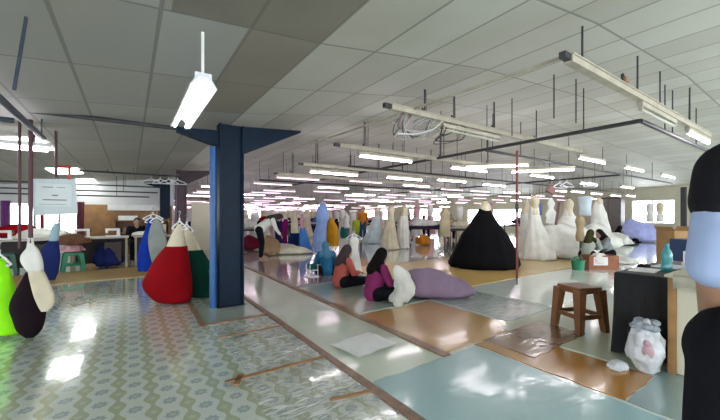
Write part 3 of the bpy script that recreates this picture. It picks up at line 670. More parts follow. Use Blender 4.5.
x, y = F(560, 258); heap('gown_train', 'puffy white tulle train spread on the ochre mat', (x, y, 0), (1.0, .5, .85), f_white, 8, -TH-.1, rough=.2)
x, y = F(590, 250); heap('fabric_heap', 'white cloth heap behind the two seated women by the box', (x, y, 0), (1.0, .6, .75), f_white, 9, -TH)
x, y = F(646, 242); heap('gown_skirt', 'long lilac gown laid out before the far windows', (x, y, 0), (1.2, .6, 1.15), f_lilac, 4, -TH-.12, rough=.22, taper=.75)
x, y = F(618, 245); heap('fabric_heap', 'white cloth spread beside the person in grey by the lilac gown', (x, y, 0), (.6, .5, .4), f_white, 14, 0)
x, y = F(666, 238); heap('fabric_heap', 'pale cloth bundle at the end of the lilac gown', (x, y, 0), (.45, .4, .6), fabric('pale_beige', (.55, .47, .40)), 15, 0)
x, y = F(436, 298); heap('gown_skirt', 'dusty lavender skirt lying on the floor beside the seated woman', (x, y, 0), (.58, .28, .47), f_lav, 2, -TH-.10, rough=.16, taper=.5)
x, y = F(400, 303)
t = E('gown_bodice', 'white bodice in the lap of the woman in magenta', 'gown', (x, y, 0), -TH)
rings = []
for k in range(12):
    u = k/11; z = .02+u*.54; r = (.14, .17, .18, .165, .15, .14, .135, .14, .13, .11, .08, .03)[k]
    rings.append([(.07*math.sin(u*4)+r*math.cos(2*math.pi*i/28)*(1+.35*noise.noise((math.cos(i*.2244)*1.5, math.sin(i*.2244)*1.5, u*5))), r*.7*math.sin(2*math.pi*i/28)*(1+.3*noise.noise((math.cos(i*.2244)*2, u*4, 7))), z) for i in range(28)])
MB().rings(rings, True, True).build('bodice', f_white, t, smooth=True)
MB().caps((-.02, -.12, .24), (-.05, -.2, .06), .06, .075).build('sleeve', f_white, t, smooth=True)
# white gown on short stand between the two women
g, p, zc = gpx('white gown pinned up between the two seated women', 354, 274, 236, 9, f_white, f_white, hang=True, waist=.62, folds=7, amp=.1, rw=.09, rt=.11)
x, y = F(312, 277)
t = E('spool_rack', 'small white rack of green thread spools beside the person in blue', 'spool rack', (x, y, 0))
MB().box((0, 0, .015), (.22, .22, .03), bev=.005).box((0, 0, .15), (.20, .20, .02)).tube((.09, .09, 0), (.09, .09, .27), .008).tube((-.09, .09, 0), (-.09, .09, .27), .008).tube((.09, -.09, 0), (.09, -.09, .27), .008).tube((-.09, -.09, 0), (-.09, -.09, .27), .008).build('rack', whitep, t)
for sx in (-1, 1):
    for sy in (-1, 1): MB().lathe([(.04, .165), (.04, .175), (.03, .18), (.03, .26), (.04, .265), (.04, .275)], 14, (sx*.05, sy*.05, 0)).build('spool', f_teal, t)

# ------------------------------------------------------------------ furniture
def table(name, label, x, y, rz, w, d, h, top=tabletop, legm=dark, skirt=None, group=None):
    t = E(name, label, 'table', (x, y, 0), rz, group)
    MB().box((0, 0, h-.018), (w, d, .036), bev=.005).build('table_top', top, t)
    for sx in (-1, 1):
        for sy in (-1, 1): MB().box((sx*(w/2-.05), sy*(d/2-.05), (h-.036)/2), (.045, .045, h-.036)).build('leg', legm, t)
    MB().box((0, d/2-.05, h-.11), (w-.12, .02, .10)).build('apron', legm, t)
    return t
def sewing_machine(label, x, y, z, rz, group=None):
    t = E('sewing_machine', label, 'sewing machine', (x, y, z), rz, group)
    MB().box((0, 0, .02), (.42, .17, .04), bev=.008).build('bed', white, t)
    MB().box((.15, 0, .15), (.09, .11, .24), bev=.015).box((-.02, 0, .245), (.40, .10, .075), bev=.015).box((-.18, 0, .19), (.07, .09, .13), bev=.012).build('arm', white, t); ar = t.children[-1]
    MB().tube((.205, 0, .23), (.235, 0, .23), .06, seg=16).build('hand_wheel', dark, ar)
    MB().tube((-.18, 0, .04), (-.18, 0, .14), .006, seg=6).build('needle_bar', greym, ar)
    return t
def plastic_stool(name, label, x, y, rz, h, wt, wb, m):
    t = E(name, label, 'stool', (x, y, 0), rz)
    b = MB(); b.box((0, 0, h-.015), (wt, wt, .03), bev=.008).box((0, 0, h-.045), (wt*.96, wt*.96, .05)); b.build('seat', m, t)
    for sx in (-1, 1):
        for sy in (-1, 1):
            a, c = Vector((sx*wb/2, sy*wb/2, 0)), Vector((sx*(wt/2-.02), sy*(wt/2-.02), h-.03)); w = .037
            q = MB(); rings = []
            for p, ww in ((a, w*.8), (c, w*1.25)): rings.append([(p.x+dx*ww, p.y+dy*ww, p.z) for dx, dy in ((-1, -1), (1, -1), (1, 1), (-1, 1))])
            q.rings(rings, True, True).build('leg', m, t)
    zz = h*.36; e = wb/2+(wt/2-.02-wb/2)*.36
    for s in (-1, 1):
        MB().box((0, s*e, zz), (2*e, .022, .05), bev=.004).build('stretcher', m, t); MB().box((s*e, 0, zz+.0), (.022, 2*e, .05), bev=.004).build('stretcher', m, t)
    return t
x, y = F(579, 329); plastic_stool('stool', 'brown square stool standing alone before the black draped table', x, y, R(-21), .50, .305, .345, M('brown_plastic', (.20, .085, .035), .4, var=.15))
grn = M('green_plastic', (.015, .22, .11), .35)
x, y = F(73, 271); plastic_stool('plastic_stool', 'green plastic stool in front of the back sewing tables', x, y, .2, .44, .30, .37, grn)
heap('fabric_pile', 'pink cloth folded on the green stool at the back', (x, y, .44), (.22, .2, .13), f_pink, 21, 0)
heap('fabric_pile', 'brown knitted cloth bundle on top of the pink cloth', (x, y+.02, .60), (.32, .26, .20), fabric('brown', (.16, .085, .055)), 22, 0)
x, y = F(5, 273); plastic_stool('plastic_stool', 'dark green stool by the lime gown at the left edge', x, y, .1, .45, .30, .38, M('dark_green_plastic', (.005, .09, .05), .4))
# back-left sewing tables
for i, (cx_, cy_) in enumerate(((-3.3, 10.5), (-1.95, 10.5), (-.6, 10.5), (.55, 10.6))):
    table('sewing_table', '%s sewing table from the left along the back tan mat' % ORD[i], cx_, cy_, 0, 1.15 if i < 3 else .95, .6, .76, tabletop, M('table_leg', (.30, .27, .20), .5), group='sewing tables along the back')
    MB().box((0, .22, .40), (1.0 if i < 3 else .85, .02, .62)).build('back_panel', M('under_table_shade', (.03, .025, .025), .7), [o for o in col.objects if o.name.startswith('sewing_table') and o.type == 'EMPTY'][-1])  # near-black sheet added to stand in for the shade under the table
    if i != 3: MB().box((.25, .1, .38), (.34, .4, .5), bev=.01).build('drawer_box', M('drawer_dark', (.05, .035, .03), .6), [o for o in col.objects if o.name.startswith('sewing_table') and o.type == 'EMPTY'][-1])
for i, (sx, lab) in enumerate(((-2.3, 'white sewing machine on the second back table'), (-.95, 'white sewing machine behind the brown cloth bundle'), (-.35, 'white sewing machine right of the brown cloth bundle'))):
    sewing_machine(lab, sx, 10.5, .76, .1).scale = (.72, .8, .72)
heap('fabric_pile', 'bright red cloth pile below the back window', (-2.35, 11.3, .76), (.75, .25, .22), f_red, 31)
heap('fabric_pile', 'white cloth pile in front of the red cloth below the window', (-1.7, 11.0, .70), (.6, .25, .2), f_white, 32)
table('work_table', 'long work table under the back window', -1.9, 11.3, 0, 2.6, .6, .72)
heap('fabric_pile', 'white cloth pile on the rightmost back table', (.45, 10.55, .76), (.35, .2, .1), f_white, 33)
heap('fabric_pile', 'dark cloth stuffed under the third back table', (-.45, 10.55, 0), (.3, .22, .5), f_navy, 34)
heap('fabric_pile', 'brown sack under the rightmost back table', (.55, 10.75, 0), (.32, .2, .5), M('sack', (.16, .09, .06), .8), 35)
heap('plastic_bag', 'small white plastic bag at the right end of the back tables', (.88, 10.2, 0), (.13, .12, .22), M('bag_white', (.6, .62, .62), .3), 36, cat='bag')
# plywood board and shelf
tag(MB().box((0, 0, .82), (2.45, .05, 1.64), bev=.004).build('plywood_board', ply, loc=(.02, 13.85, 0)), 'brown plywood board against the back wall behind the tables', 'board')
t = E('storage_shelf', 'wooden shelf of boxes by the back wall columns', 'shelf', (.35, 13.1, 0))
for z in (.3, .72, 1.12): MB().box((0, 0, z), (1.5, .4, .03)).build('shelf_board', wood, t)
for s in (-1, 1): MB().box((s*.74, 0, .6), (.04, .4, 1.2)).build('side_panel', wood, t)
MB().box((0, .19, .6), (1.48, .015, 1.15)).build('back_panel', M('dark_ply', (.14, .07, .035), .6), t)
for i, (xx, z, w, h, m, lab) in enumerate(((-.4, 1.135, .5, .14, white, 'flat white carton on top of the wooden shelf'), (.15, .735, .4, .2, M('grey_box', (.35, .34, .32), .6), 'grey carton on the middle shelf board'), (-.35, .735, .35, .16, M('brown_box', (.30, .20, .12), .7), 'brown carton on the middle shelf board'), (.5, .735, .3, .25, M('cream_box', (.5, .46, .38), .7), 'cream carton at the right of the middle board'), (-.1, .315, .5, .25, M('pale_box', (.42, .40, .38), .7), 'pale carton on the lowest shelf board'))):
    tag(MB().box((0, 0, h/2), (w, .3, h), bev=.006).box((0, 0, h+.001), (w*.98, .05, .004)).build('carton', m, loc=(.35+xx, 13.05, z)), lab, 'box')
tag(MB().box((0, 0, 0), (1.5, .22, .20), bev=.02).box((0, -.113, -.06), (1.4, .008, .04)).build('air_conditioner', white, loc=(.15, 13.68, 1.55)), 'long white wall unit above the wooden shelf', 'air conditioner')
t = E('garment_sample', 'pinkish lace sample hanging in front of the plywood board', 'garment', A(106, 205, 11.5))
MB().tube((0, 0, 0), (0, 0, .75), .006, seg=6).build('cord', dark, t)
MB().ball((0, 0, -.05), (.12, .08, .14), 12).ball((.02, 0, -.3), (.14, .09, .2), 12).ball((-.03, 0, -.62), (.12, .08, .25), 12).build('lace', fabric('pink_lace', (.55, .40, .38)), t, smooth=True)
# curtains at back window
for i, (xx, m, lab) in enumerate(((-2.98, M('purple_curtain', (.20, .05, .24), .7), 'purple curtain at the left side of the back window'), (-1.3, M('maroon_curtain', (.13, .03, .05), .7), 'maroon curtain strip at the right side of the back window'), (-2.2, M('red_curtain', (.5, .05, .08), .7), 'thin red curtain strip in the middle of the back window'))):
    b = MB(); n = 16; w = .2 if i < 2 else .1
    b.rings([[(w*(k/n-.5), .02*math.sin(k*1.9), z) for k in range(n+1)]+[(w*(k/n-.5), .02*math.sin(k*1.9)-.006, z) for k in range(n, -1, -1)] for z in (0, 1.1)], True, True)
    tag(b.build('curtain', m, loc=(xx, YB-.12, .62)), lab, 'curtain')
# paper sign at the left
p = A(55, 195, 3.75)
t = E('paper_sign', 'pale blue paper sign with printed lines hanging at the left', 'sign', p, -TH+R(44)-R(9))
sgm = M('sign_paper', (.55, .62, .64), .6, var=.04)
MB().box((0, .012, -.02), (.37, .004, .40), ry=R(-3)).build('backing_sheet', sgm, t); MB().box((-.01, 0, .0), (.30, .004, .25), ry=R(1)).build('front_sheet', M('sign_front', (.64, .70, .71), .6, var=.03), t)
def text(body, size, m, parent, loc):
    cu = bpy.data.curves.new('lettering', 'FONT'); cu.body = body; cu.size = size; cu.align_x = 'CENTER'; cu.align_y = 'CENTER'; cu.extrude = .0005
    o = bpy.data.objects.new('lettering', cu); col.objects.link(o); o.rotation_euler = (R(90), 0, 0); o.location = loc
    bpy.context.view_layer.update(); me = bpy.data.meshes.new_from_object(o.evaluated_get(bpy.context.evaluated_depsgraph_get())); bpy.data.objects.remove(o)
    q = bpy.data.objects.new('lettering', me); col.objects.link(q); q.data.materials.clear(); q.data.materials.append(m); q.parent = parent; q.rotation_euler = (R(90), 0, 0); q.location = loc
ink = M('grey_ink', (.12, .13, .15), .6)
q = MB(); q.box((0, -.004, -.005), (.05, .002, .012)).box((0, -.004, -.055), (.20, .002, .011)).box((-.06, -.004, .085), (.09, .002, .008)).box((.05, -.004, .085), (.07, .002, .006)).box((-.02, -.004, -.105), (.22, .002, .004)).build('printed_lines', ink, t)
MB().tube((.12, .01, .18), (.12, .01, .34), .012).tube((.02, .01, .32), (.14, .01, .32), .014).build('red_clip', M('red_plastic', (.5, .03, .02), .4), t)

# far work tables
k = 0
x, y = F(426, 245)
table('work_table', 'dark blue work table with people behind it', x+.3, y+.3, -TH+.1, 2.6, .8, .8, f_navy, maroon)
heap('fabric_heap', 'orange and yellow cloth heap under the dark blue work table', (x-.2, y, 0), (.32, .3, .36), f_orange, 41)
heap('fabric_pile', 'white cloth pile on the dark blue work table', (x+.3, y+.4, .8), (.7, .3, .25), f_white, 43)
x, y = F(462, 246)
table('work_table', 'pale work table left of the black gown', x, y, -TH, 1.4, .7, .78)
heap('fabric_pile', 'cream cloth heap on the pale work table', (x, y, .78), (.5, .25, .2), f_ivory, 44)
tb = [(5.2, 19.5), (7.2, 22), (3.4, 17), (9, 19), (11, 22), (13, 18), (15, 24), (6, 27), (10, 29), (14, 31), (18, 20), (19, 26), (16, 14), (19, 11), (3.2, 23)]
cols_ = [f_white, f_red, f_ivory, f_pink, f_sky, f_navy, f_white, f_must]
for i, (xx, yy) in enumerate(tb):
    table('work_table', 'plain work table far back in the hall', xx, yy, 0, 2.2, .8, .78, group='far work tables')
    heap('fabric_pile', 'small cloth pile on a far work table', (xx+rnd.uniform(-.5, .5), yy, .78), (.5, .28, rnd.uniform(.15, .35)), cols_[i % 8], 50+i)['group'] = 'cloth piles on the far tables'
    if i % 2 == 0: sewing_machine('white sewing machine on a far work table', xx+.7, yy, .78, .2, 'sewing machines on the far tables')
for i in range(48):
    xx, yy = rnd.uniform(2.0, 21), rnd.uniform(16, 38)
    gown('gown', 'small gown on a stand deep in the far part of the hall', xx, yy, .01, 1.64, rnd.uniform(.25, .5), rnd.choice([f_white, f_white, f_ivory, f_pink, f_white, f_purple, f_plum, f_teal, f_grey]), rnd.choice([f_white, f_ivory]), waist=.6, folds=6, amp=.1, seg=36, rw=.13, rt=.17, group='gowns deep in the hall')
x, y = F(249, 250); heap('fabric_heap', 'maroon cloth heap on the floor left of the person bending over', (x, y, 0), (.4, .3, .42), fabric('wine', (.16, .012, .035)), 71)
x, y = F(248, 246); table('work_table', 'small work table behind the maroon cloth heap', x+.2, y+.6, 0, 1.2, .6, .74)
heap('fabric_pile', 'white cloth pile on the small table behind the maroon heap', (x+.2, y+.6, .74), (.4, .25, .3), f_white, 72)
heap('fabric_pile', 'dark cloth pile at the end of the small table behind the maroon heap', (x+.7, y+.6, .74), (.16, .2, .25), f_plum, 73)
# right side far objects
p = F(618, 236)
t = E('cabinet', 'dark cabinet standing at the far wall left of the windows', 'cabinet', (22.6, 7.75, 0), R(90))
MB().box((0, 0, 1.15), (1.2, .6, 2.3), bev=.01).build('carcass', M('dark_brown_panel', (.05, .035, .03), .5), t)
for s in (-1, 1): MB().box((s*.295, .305, 1.15), (.56, .02, 2.1), bev=.005).build('door', M('dark_grey_panel', (.12, .11, .10), .5), t)
MB().box((23.0, 4.75, 1.35), (.2, .2, 2.7)).build('far_post', dark); tag(col.objects[-1], 'dark square post near the far wall right of the windows', 'post')
# ------------------------------------------------------------------ desk corner at the right
t = E('draped_table', 'low table fully covered by a black cloth', 'table', (4.55, 1.06, 0))
TX, TY = .75, .21; b = MB(); rings = []
pts = []
nn = 24
def rect(u, hx, hy):
    u = (u % 1)*4; k = int(u); f = u-k
    return [(-hx+2*hx*f, -hy), (hx, -hy+2*hy*f), (hx-2*hx*f, hy), (-hx, hy-2*hy*f)][k]
nseg = 96
for z, gr, am in ((.02, .035, .022), (.25, .025, .018), (.5, .012, .010), (.70, .004, .002), (.755, 0, 0), (.762, -.012, 0)):
    rings.append([(lambda q: (q[0]+am*math.sin(i*.9)*(1 if abs(q[0]) > TX else .5), q[1]+am*math.cos(i*1.1), z+(.012*math.sin(i*.5) if z < .1 else 0)))(rect(i/nseg, TX+gr, TY+gr)) for i in range(nseg)])
b.rings(rings, False, True).build('cloth_cover', darkcloth, t)
MB().box((0, 0, .735), (2*TX-.01, 2*TY-.01, .03)).build('table_top', wood, t)
for sx in (-1, 1):
    for sy in (-1, 1): MB().box((sx*(TX-.06), sy*(TY-.05), .36), (.05, .05, .72)).build('leg', wood, t)
t = E('cupboard', 'cream cupboard with a wooden edge post beside the standing person', 'cupboard', (4.05, .31, 0))
MB().box((0, 0, .40), (.76, 1.04, .78), bev=.004).build('carcass', creamw, t)
MB().box((-.37, .515, .395), (.055, .055, .79), bev=.004).build('edge_post', M('honey_wood', (.34, .18, .06), .5, var=.25), t)
MB().box((0, .0, .80), (.84, 1.12, .022), bev=.006).build('worktop', M('cream_cloth_top', (.50, .48, .38), .6), t)
b = MB(); b.rings([[(-.43+.012*math.sin(i*.8), .50-i*.045, .815), (-.445+.012*math.sin(i*.8), .50-i*.045, .80), (-.44+.02*math.sin(i*1.3), .50-i*.045, .70+.03*math.sin(i*.7)), (-.43+.02*math.sin(i*1.3), .50-i*.045, .70+.03*math.sin(i*.7))] for i in range(22)], True, True); b.build('cloth_edge', M('cream_linen', (.46, .44, .34), .75), t, smooth=True)
# bottle
bt = E('water_bottle', 'teal water bottle on the black draped table', 'bottle', (4.20, .985, .765))
MB().lathe([(.033, 0), (.042, .01), (.042, .05), (.036, .08), (.042, .11), (.042, .16), (.030, .20), (.016, .225), (.016, .235)], 20).build('body', M('teal_plastic', (.05, .30, .33), .15, trans=.3), bt, smooth=True)
MB().lathe([(.019, .232), (.019, .262), (.015, .266)], 16).build('cap', M('teal_cap', (.03, .22, .26), .4), bt)
tag(MB().box((0, 0, .004), (.30, .20, .008), bev=.002).build('paper_stack', white, loc=(4.12, 1.13, .763), rz=.1), 'white papers lying on the black draped table', 'paper')
tag(MB().box((0, 0, .004), (.34, .22, .006), bev=.002).build('paper_stack', M('grey_paper', (.6, .63, .66), .6), loc=(4.62, 1.06, .763), rz=-.1), 'white folder behind the teal bottle on the black table', 'paper')
heap('fabric_scrap', 'dark scrap of cloth at the back edge of the black table', (4.35, 1.2, .763), (.10, .05, .03), f_plum, 60)
t = E('holder_clip', 'white upright clip standing on the desk behind the cupboard', 'clip', (4.50, .92, .765))
MB().box((0, 0, .09), (.02, .025, .18), bev=.004).box((.02, 0, .035), (.05, .05, .07), bev=.005).build('clip', whitep, t)
# plastic bag full of scraps
x, y = 3.55, .97
t = E('plastic_bag', 'clear plastic bag full of white and pink scraps leaning on the black cloth', 'bag', (x, y, 0))
bagm = M('bag_film', (.66, .68, .72), .22, var=.25, scale=9, bump=1.0, bscale=14)
b = MB(); bmesh.ops.create_icosphere(b.bm, subdivisions=4, radius=1)
for v in b.bm.verts:
    p = v.co.copy(); n = noise.noise(p*2.2)*.22+noise.noise(p*6)*.12
    p *= 1+n; w = 1 if p.z < .3 else 1-.25*(p.z-.3)
    v.co = Vector((p.x*.135*w, p.y*.12*w, max(.0, (p.z+.95)*.212)))
b.build('bag_body', bagm, t, smooth=True)
b = MB(); b.ball((-.108, -.045, .20), (.03, .045, .06), 12).ball((-.108, -.04, .26), (.025, .03, .03), 10); b.build('pink_scrap', fabric('faint_pink', (.60, .42, .46)), t, smooth=True)
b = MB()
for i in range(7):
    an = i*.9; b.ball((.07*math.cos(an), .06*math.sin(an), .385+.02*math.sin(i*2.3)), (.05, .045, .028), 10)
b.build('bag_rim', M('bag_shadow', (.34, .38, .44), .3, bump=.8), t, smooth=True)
heap('plastic_scrap', 'small crumpled plastic beside the bag of scraps', (3.42, 1.12, 0), (.09, .07, .05), bagm, 61, cat='plastic')
# boxes behind desk
tag(MB().box((0, 0, .44), (.42, .36, 1.0), bev=.01).box((0, -.182, .5), (.36, .006, .9)).build('storage_bin', M('navy_plastic', (.012, .04, .12), .5), loc=(*wxy(4.98, 5.0), 0), rz=-TH), 'dark blue bin behind the black draped table', 'bin')
p = wxy(5.2, 5.55); t = E('cardboard_box', 'tall cardboard box standing behind the dark blue bin', 'box', (p[0], p[1], 0), -TH+.1)
cb_ = M('cardboard', (.32, .18, .065), .7, var=.15)
MB().box((0, 0, .52), (.36, .3, 1.04), bev=.003).build('carton', cb_, t)
for s in (-1, 1): MB().box((s*.19, 0, 1.07), (.10, .3, .006), ry=-s*.9).build('flap', cb_, t)
# wooden box and green basket by the two women
x, y = F(599, 268)
t = E('wooden_box', 'low reddish wooden box with a white sheet beside two women', 'box', (x, y, 0), -TH)
bw = M('reddish_wood', (.26, .085, .035), .5, var=.2)
for c, d in (((0, -.16, .16), (.72, .02, .32)), ((0, .16, .16), (.72, .02, .32)), ((-.35, 0, .16), (.02, .32, .32)), ((.35, 0, .16), (.02, .32, .32)), ((0, 0, .012), (.7, .32, .02))): MB().box(c, d, bev=.003).build('box_panel', bw, t)
MB().box((-.08, -.173, .19), (.34, .004, .2)).build('white_sheet', white, t); heap('fabric_pile', 'white cloth filling the low wooden box', (x, y, .1), (.33, .15, .22), f_white, 62)
x, y = F(578, 270); t = E('basket', 'small green plastic basket left of the wooden box', 'basket', (x, y, 0), -TH)
MB().lathe([(.12, 0), (.145, .22), (.155, .225), (.155, .24), (.14, .24), (.115, .02)], 20, capt=True).build('basket_body', grn, t); MB().path([(-.14, 0, .23), (-.08, 0, .31), (.08, 0, .31), (.14, 0, .23)], .008).build('handle', grn, t)
x, y = F(622, 262); heap('fabric_heap', 'white cloth lying on the floor right of the wooden box', (x, y, 0), (.55, .35, .10), f_white, 63, cat='fabric')
# hanging small things by the white gowns
p = A(551, 190, 7.5); t = E('hanging_pouch', 'brown pouch hanging above the white gowns', 'pouch', p, -TH)
MB().box((0, 0, 0), (.2, .08, .16), ry=.5, bev=.03).build('pouch', M('brown_leather', (.16, .07, .06), .5), t); MB().tube((0, 0, .06), (-.05, 0, .75), .006).build('cord', dark, t)
p = A(551, 209, 7.4); t = E('hanging_fabric', 'white cloths and maroon ribbon hanging below the brown pouch', 'fabric', p, -TH)
MB().lathe([(.02, .25), (.09, .12), (.05, .02), (.14, -.12), (.10, -.2), (.13, -.3), (.02, -.34)], 12).build('cloth', f_white, t, smooth=True).scale = (1, .35, 1); MB().box((.05, -.16, -.1), (.05, .02, .5), ry=.15).build('ribbon', maroon, t); MB().box((-.22, 0, 0), (.05, .02, .28), bev=.005).build('frame', M('blue_frame', (.05, .09, .25), .5), t)
p = A(585, 205, 8.2); tag(MB().lathe([(.13, -.26), (.12, -.05), (.15, .14), (.15, .2), (.05, .22)], 16).build('garment', fabric('ice', (.55, .64, .70)), loc=p, smooth=True), 'pale blue blouse hanging over the spread white gown', 'garment')
for i, (px, py) in enumerate(((560, 181), (567, 180), (590, 180))): hanger('white hanger above the white gowns, %s from the left' % ORD[i], A(px, py, 8.3), -.2, .5)
p = A(580, 222, 8.9); dress_form('tan dress form behind the spread white gown', p.x, p.y, 0, 1.3, fabric('tan_form', (.40, .32, .21))).scale = (.75, .75, 1)

# ------------------------------------------------------------------ people
SIT = dict(pelvis=(0, 0, .11), chest=(0, .06, .40), neck=(0, .10, .53), head=(0, .16, .645), sh=(.165, .08, .485), el=(.215, .16, .27), wr=(.10, .36, .25), hip=(.085, .03, .11), kn=(.30, .34, .13), an=(.02, .40, .06), toe=(-.12, .44, .045))
STAND = dict(pelvis=(0, 0, .93), chest=(0, .0, 1.25), neck=(0, .0, 1.42), head=(0, .03, 1.555), sh=(.175, 0, 1.375), el=(.225, -.01, 1.10), wr=(.23, .10, .87), hip=(.09, 0, .90), kn=(.10, .02, .49), an=(.105, 0, .07), toe=(.12, .16, .03))
BEND = dict(pelvis=(0, -.05, .88), chest=(0, .24, 1.10), neck=(0, .40, 1.19), head=(0, .52, 1.22), sh=(.17, .34, 1.15), el=(.2, .42, .90), wr=(.12, .55, .72), hip=(.09, -.05, .86), kn=(.11, .03, .47), an=(.105, 0, .07), toe=(.12, .16, .03))
KNEEL = dict(pelvis=(0, 0, .28), chest=(0, .14, .55), neck=(0, .21, .68), head=(0, .28, .79), sh=(.165, .18, .64), el=(.2, .32, .44), wr=(.10, .52, .40), hip=(.09, .02, .27), kn=(.13, .36, .08), an=(.10, -.06, .06), toe=(.10, -.20, .035))
BENCH = dict(pelvis=(0, 0, .50), chest=(0, .05, .82), neck=(0, .08, .98), head=(0, .13, 1.10), sh=(.17, .06, .93), el=(.22, .14, .68), wr=(.13, .36, .74), hip=(.09, .03, .50), kn=(.13, .44, .49), an=(.13, .42, .07), toe=(.14, .57, .03))
def person(label, loc, rz, J, top, bottom, hijab=None, hair=False, s=1.0, vox=.009, sleeve=1.0, extra=None, hem=0, group=None, hands=True):
    V = {k: Vector(v) for k, v in J.items()}
    def mir(k, sd): v = V[k].copy(); v.x *= sd; return v
    t = E('person', label, 'person', loc, rz, group); t.scale = (s, s, s)
    b = MB(); H = V['head']; up = (H-V['neck']).normalized(); fw = Vector((0, 1, 0)); fw = (fw-up*fw.dot(up)).normalized()
    rt = fw.cross(up); rot = Matrix((rt, fw, up)).transposed().to_4x4()
    def hp(x, y, z): return H+rt*x+fw*y+up*z
    b.ball(H, (.074, .092, .112), 18, rot); b.ball(hp(0, .035, -.055), (.052, .058, .06), 12, rot)
    b.caps(hp(0, .09, .012), hp(0, .105, -.022), .010, .015, 8)
    b.ball(hp(0, .088, -.058), (.024, .010, .007), 8, rot)
    for sd in (-1, 1): b.ball(hp(sd*.074, -.005, -.005), (.012, .02, .032), 8, rot)
    b.caps(V['neck']-up*.04, H-up*.05, .055, .05)
    b.caps(V['pelvis'], V['chest'], .115, .12); b.caps(mir('hip', -1), mir('hip', 1), .095, .095); b.caps(mir('sh', -1)*.8+V['chest']*.2, mir('sh', 1)*.8+V['chest']*.2, .07, .07); b.caps(V['chest'], V['neck'], .1, .055)
    for sd in (-1, 1):
        S, L, W = mir('sh', sd), mir('el', sd), mir('wr', sd)
        b.caps(S, L, .050, .040); b.caps(L, W, .040, .027)
        d = (W-L).normalized(); P = W+d*.075
        side = d.cross(Vector((0, 0, 1)));
        if side.length < .2: side = Vector((sd, 0, 0)).cross(d)
        side.normalize(); side *= -sd
        nrm = side.cross(d)*(-sd); nrm = nrm if nrm.z <= 0 else -nrm
        b.caps(W, W+d*.03, .027, .028, 10)
        for q in range(4): b.caps(W+d*.02+side*(.010*(q-1.5)), P+side*(.0195*(q-1.5)), .017, .0125, 8)
        for q, fl in enumerate((.070, .080, .075, .058)):
            base = P+side*(.0200*(q-1.5)); k1 = base+d*fl*.5+nrm*fl*.12; k2 = base+d*fl*.85+nrm*fl*.45
            b.caps(base, k1, .0098, .0092, 8); b.caps(k1, k2, .0092, .0080, 8)
        tb = W+d*.028-side*.026; t1 = tb-side*.026+d*.030+nrm*.008; t2 = t1+d*.030-side*.004+nrm*.010
        b.caps(tb, t1, .0135, .0115, 8); b.caps(t1, t2, .0115, .0095, 8)
        h_, k_, a_, o_ = mir('hip', sd), mir('kn', sd), mir('an', sd), mir('toe', sd)
        b.caps(h_, k_, .085, .056); b.caps(k_, a_, .056, .036); b.caps(a_, o_, .038, .028)
    body = baked(b.build('body', skin, t), vox)
    for sd in (-1, 1): MB().ball(hp(sd*.03, .079, .012), (.012, .008, .008), 10, rot).build('eye', eyem, body, smooth=True)
    MB().ball(hp(0, .097, -.056), (.021, .005, .006), 8, rot).build('mouth', M('lips', (.28, .10, .09), .5), body, smooth=True)
    b = MB()
    c = V['pelvis']; hemp = c+(V['pelvis']-V['chest']).normalized()*hem
    b.caps(c, V['chest'], .145, .142); b.caps(mir('sh', -1)*.88+V['chest']*.12, mir('sh', 1)*.88+V['chest']*.12, .075, .075); b.caps(V['chest'], V['neck']-up*.03, .12, .062)
    if hem: b.caps(hemp, c, .17, .15)
    for sd in (-1, 1):
        S, L, W = mir('sh', sd), mir('el', sd), mir('wr', sd)
        b.caps(S, L, .070, .060)
        if sleeve > .6: b.caps(L, L+(W-L)*.86, .060, .042)
    baked(b.build('shirt', top, t), .014, 3)
    b = MB(); b.caps(mir('hip', -1), mir('hip', 1), .122, .122)
    for sd in (-1, 1):
        h_, k_, a_ = mir('hip', sd), mir('kn', sd), mir('an', sd)
        b.caps(h_, k_, .112, .082); b.caps(k_, a_+(k_-a_)*.08, .080, .060)
    baked(b.build('trousers', bottom, t), .014, 3)
    if hijab:
        b = MB(); b.ball(hp(0, -.026, .008), (.090, .100, .124), 18, rot); b.caps(hp(0, -.0, -.095), V['neck'], .078, .095)
        b.caps(H-fw*.045-up*.03, V['chest']-fw*.07+Vector((0, 0, .02)), .085, .105)
        for sd in (-1, 1): b.caps(V['neck'], mir('sh', sd)*.8+V['chest']*.2-fw*.02, .085, .072)
        if extra: extra(b, V, mir)
        baked(b.build('hijab', hijab, t), .012, 5)
    else:
        b = MB(); b.ball(hp(0, -.022, .024), (.082, .090, .106), 16, rot); b.ball(hp(0, -.055, -.02), (.07, .055, .085), 12, rot)
        if hair: b.caps(hp(0, -.085, -.02), V['chest']-fw*.13+Vector((0, 0, .12)), .05, .035)
        baked(b.build('hair', hairm, t), .010, 3)
    return t
c_mag = fabric('magenta_shirt', (.24, .035, .13)); c_sal = fabric('salmon_shirt', (.48, .13, .11)); h_blk = fabric('hijab_black', (.010, .008, .009), sheen=.1); h_gry = fabric('hijab_grey', (.07, .055, .06)); h_olv = fabric('hijab_olive', (.065, .06, .022)); c_blk = fabric('trousers_black', (.010, .010, .016), sheen=.1)
c_lblue = fabric('shirt_light_blue', (.38, .47, .68)); c_jean = fabric('jeans', (.06, .11, .24)); c_sage = fabric('sage_shirt', (.36, .40, .36)); c_char = fabric('charcoal_trousers', (.012, .013, .018), sheen=.1); c_grey = fabric('grey_shirt', (.26, .29, .30))
AW = FACE_AWAY
x, y = F(373, 300); person('woman sitting on the floor in magenta shirt and black headscarf, seen from behind', (x, y, 0), AW-R(60), SIT, c_mag, c_blk, h_blk, s=1.02)
x, y = F(340, 287); person('woman sitting on the floor in salmon shirt and grey headscarf', (x, y, 0), AW-R(55), SIT, c_sal, c_blk, h_gry, s=.98)
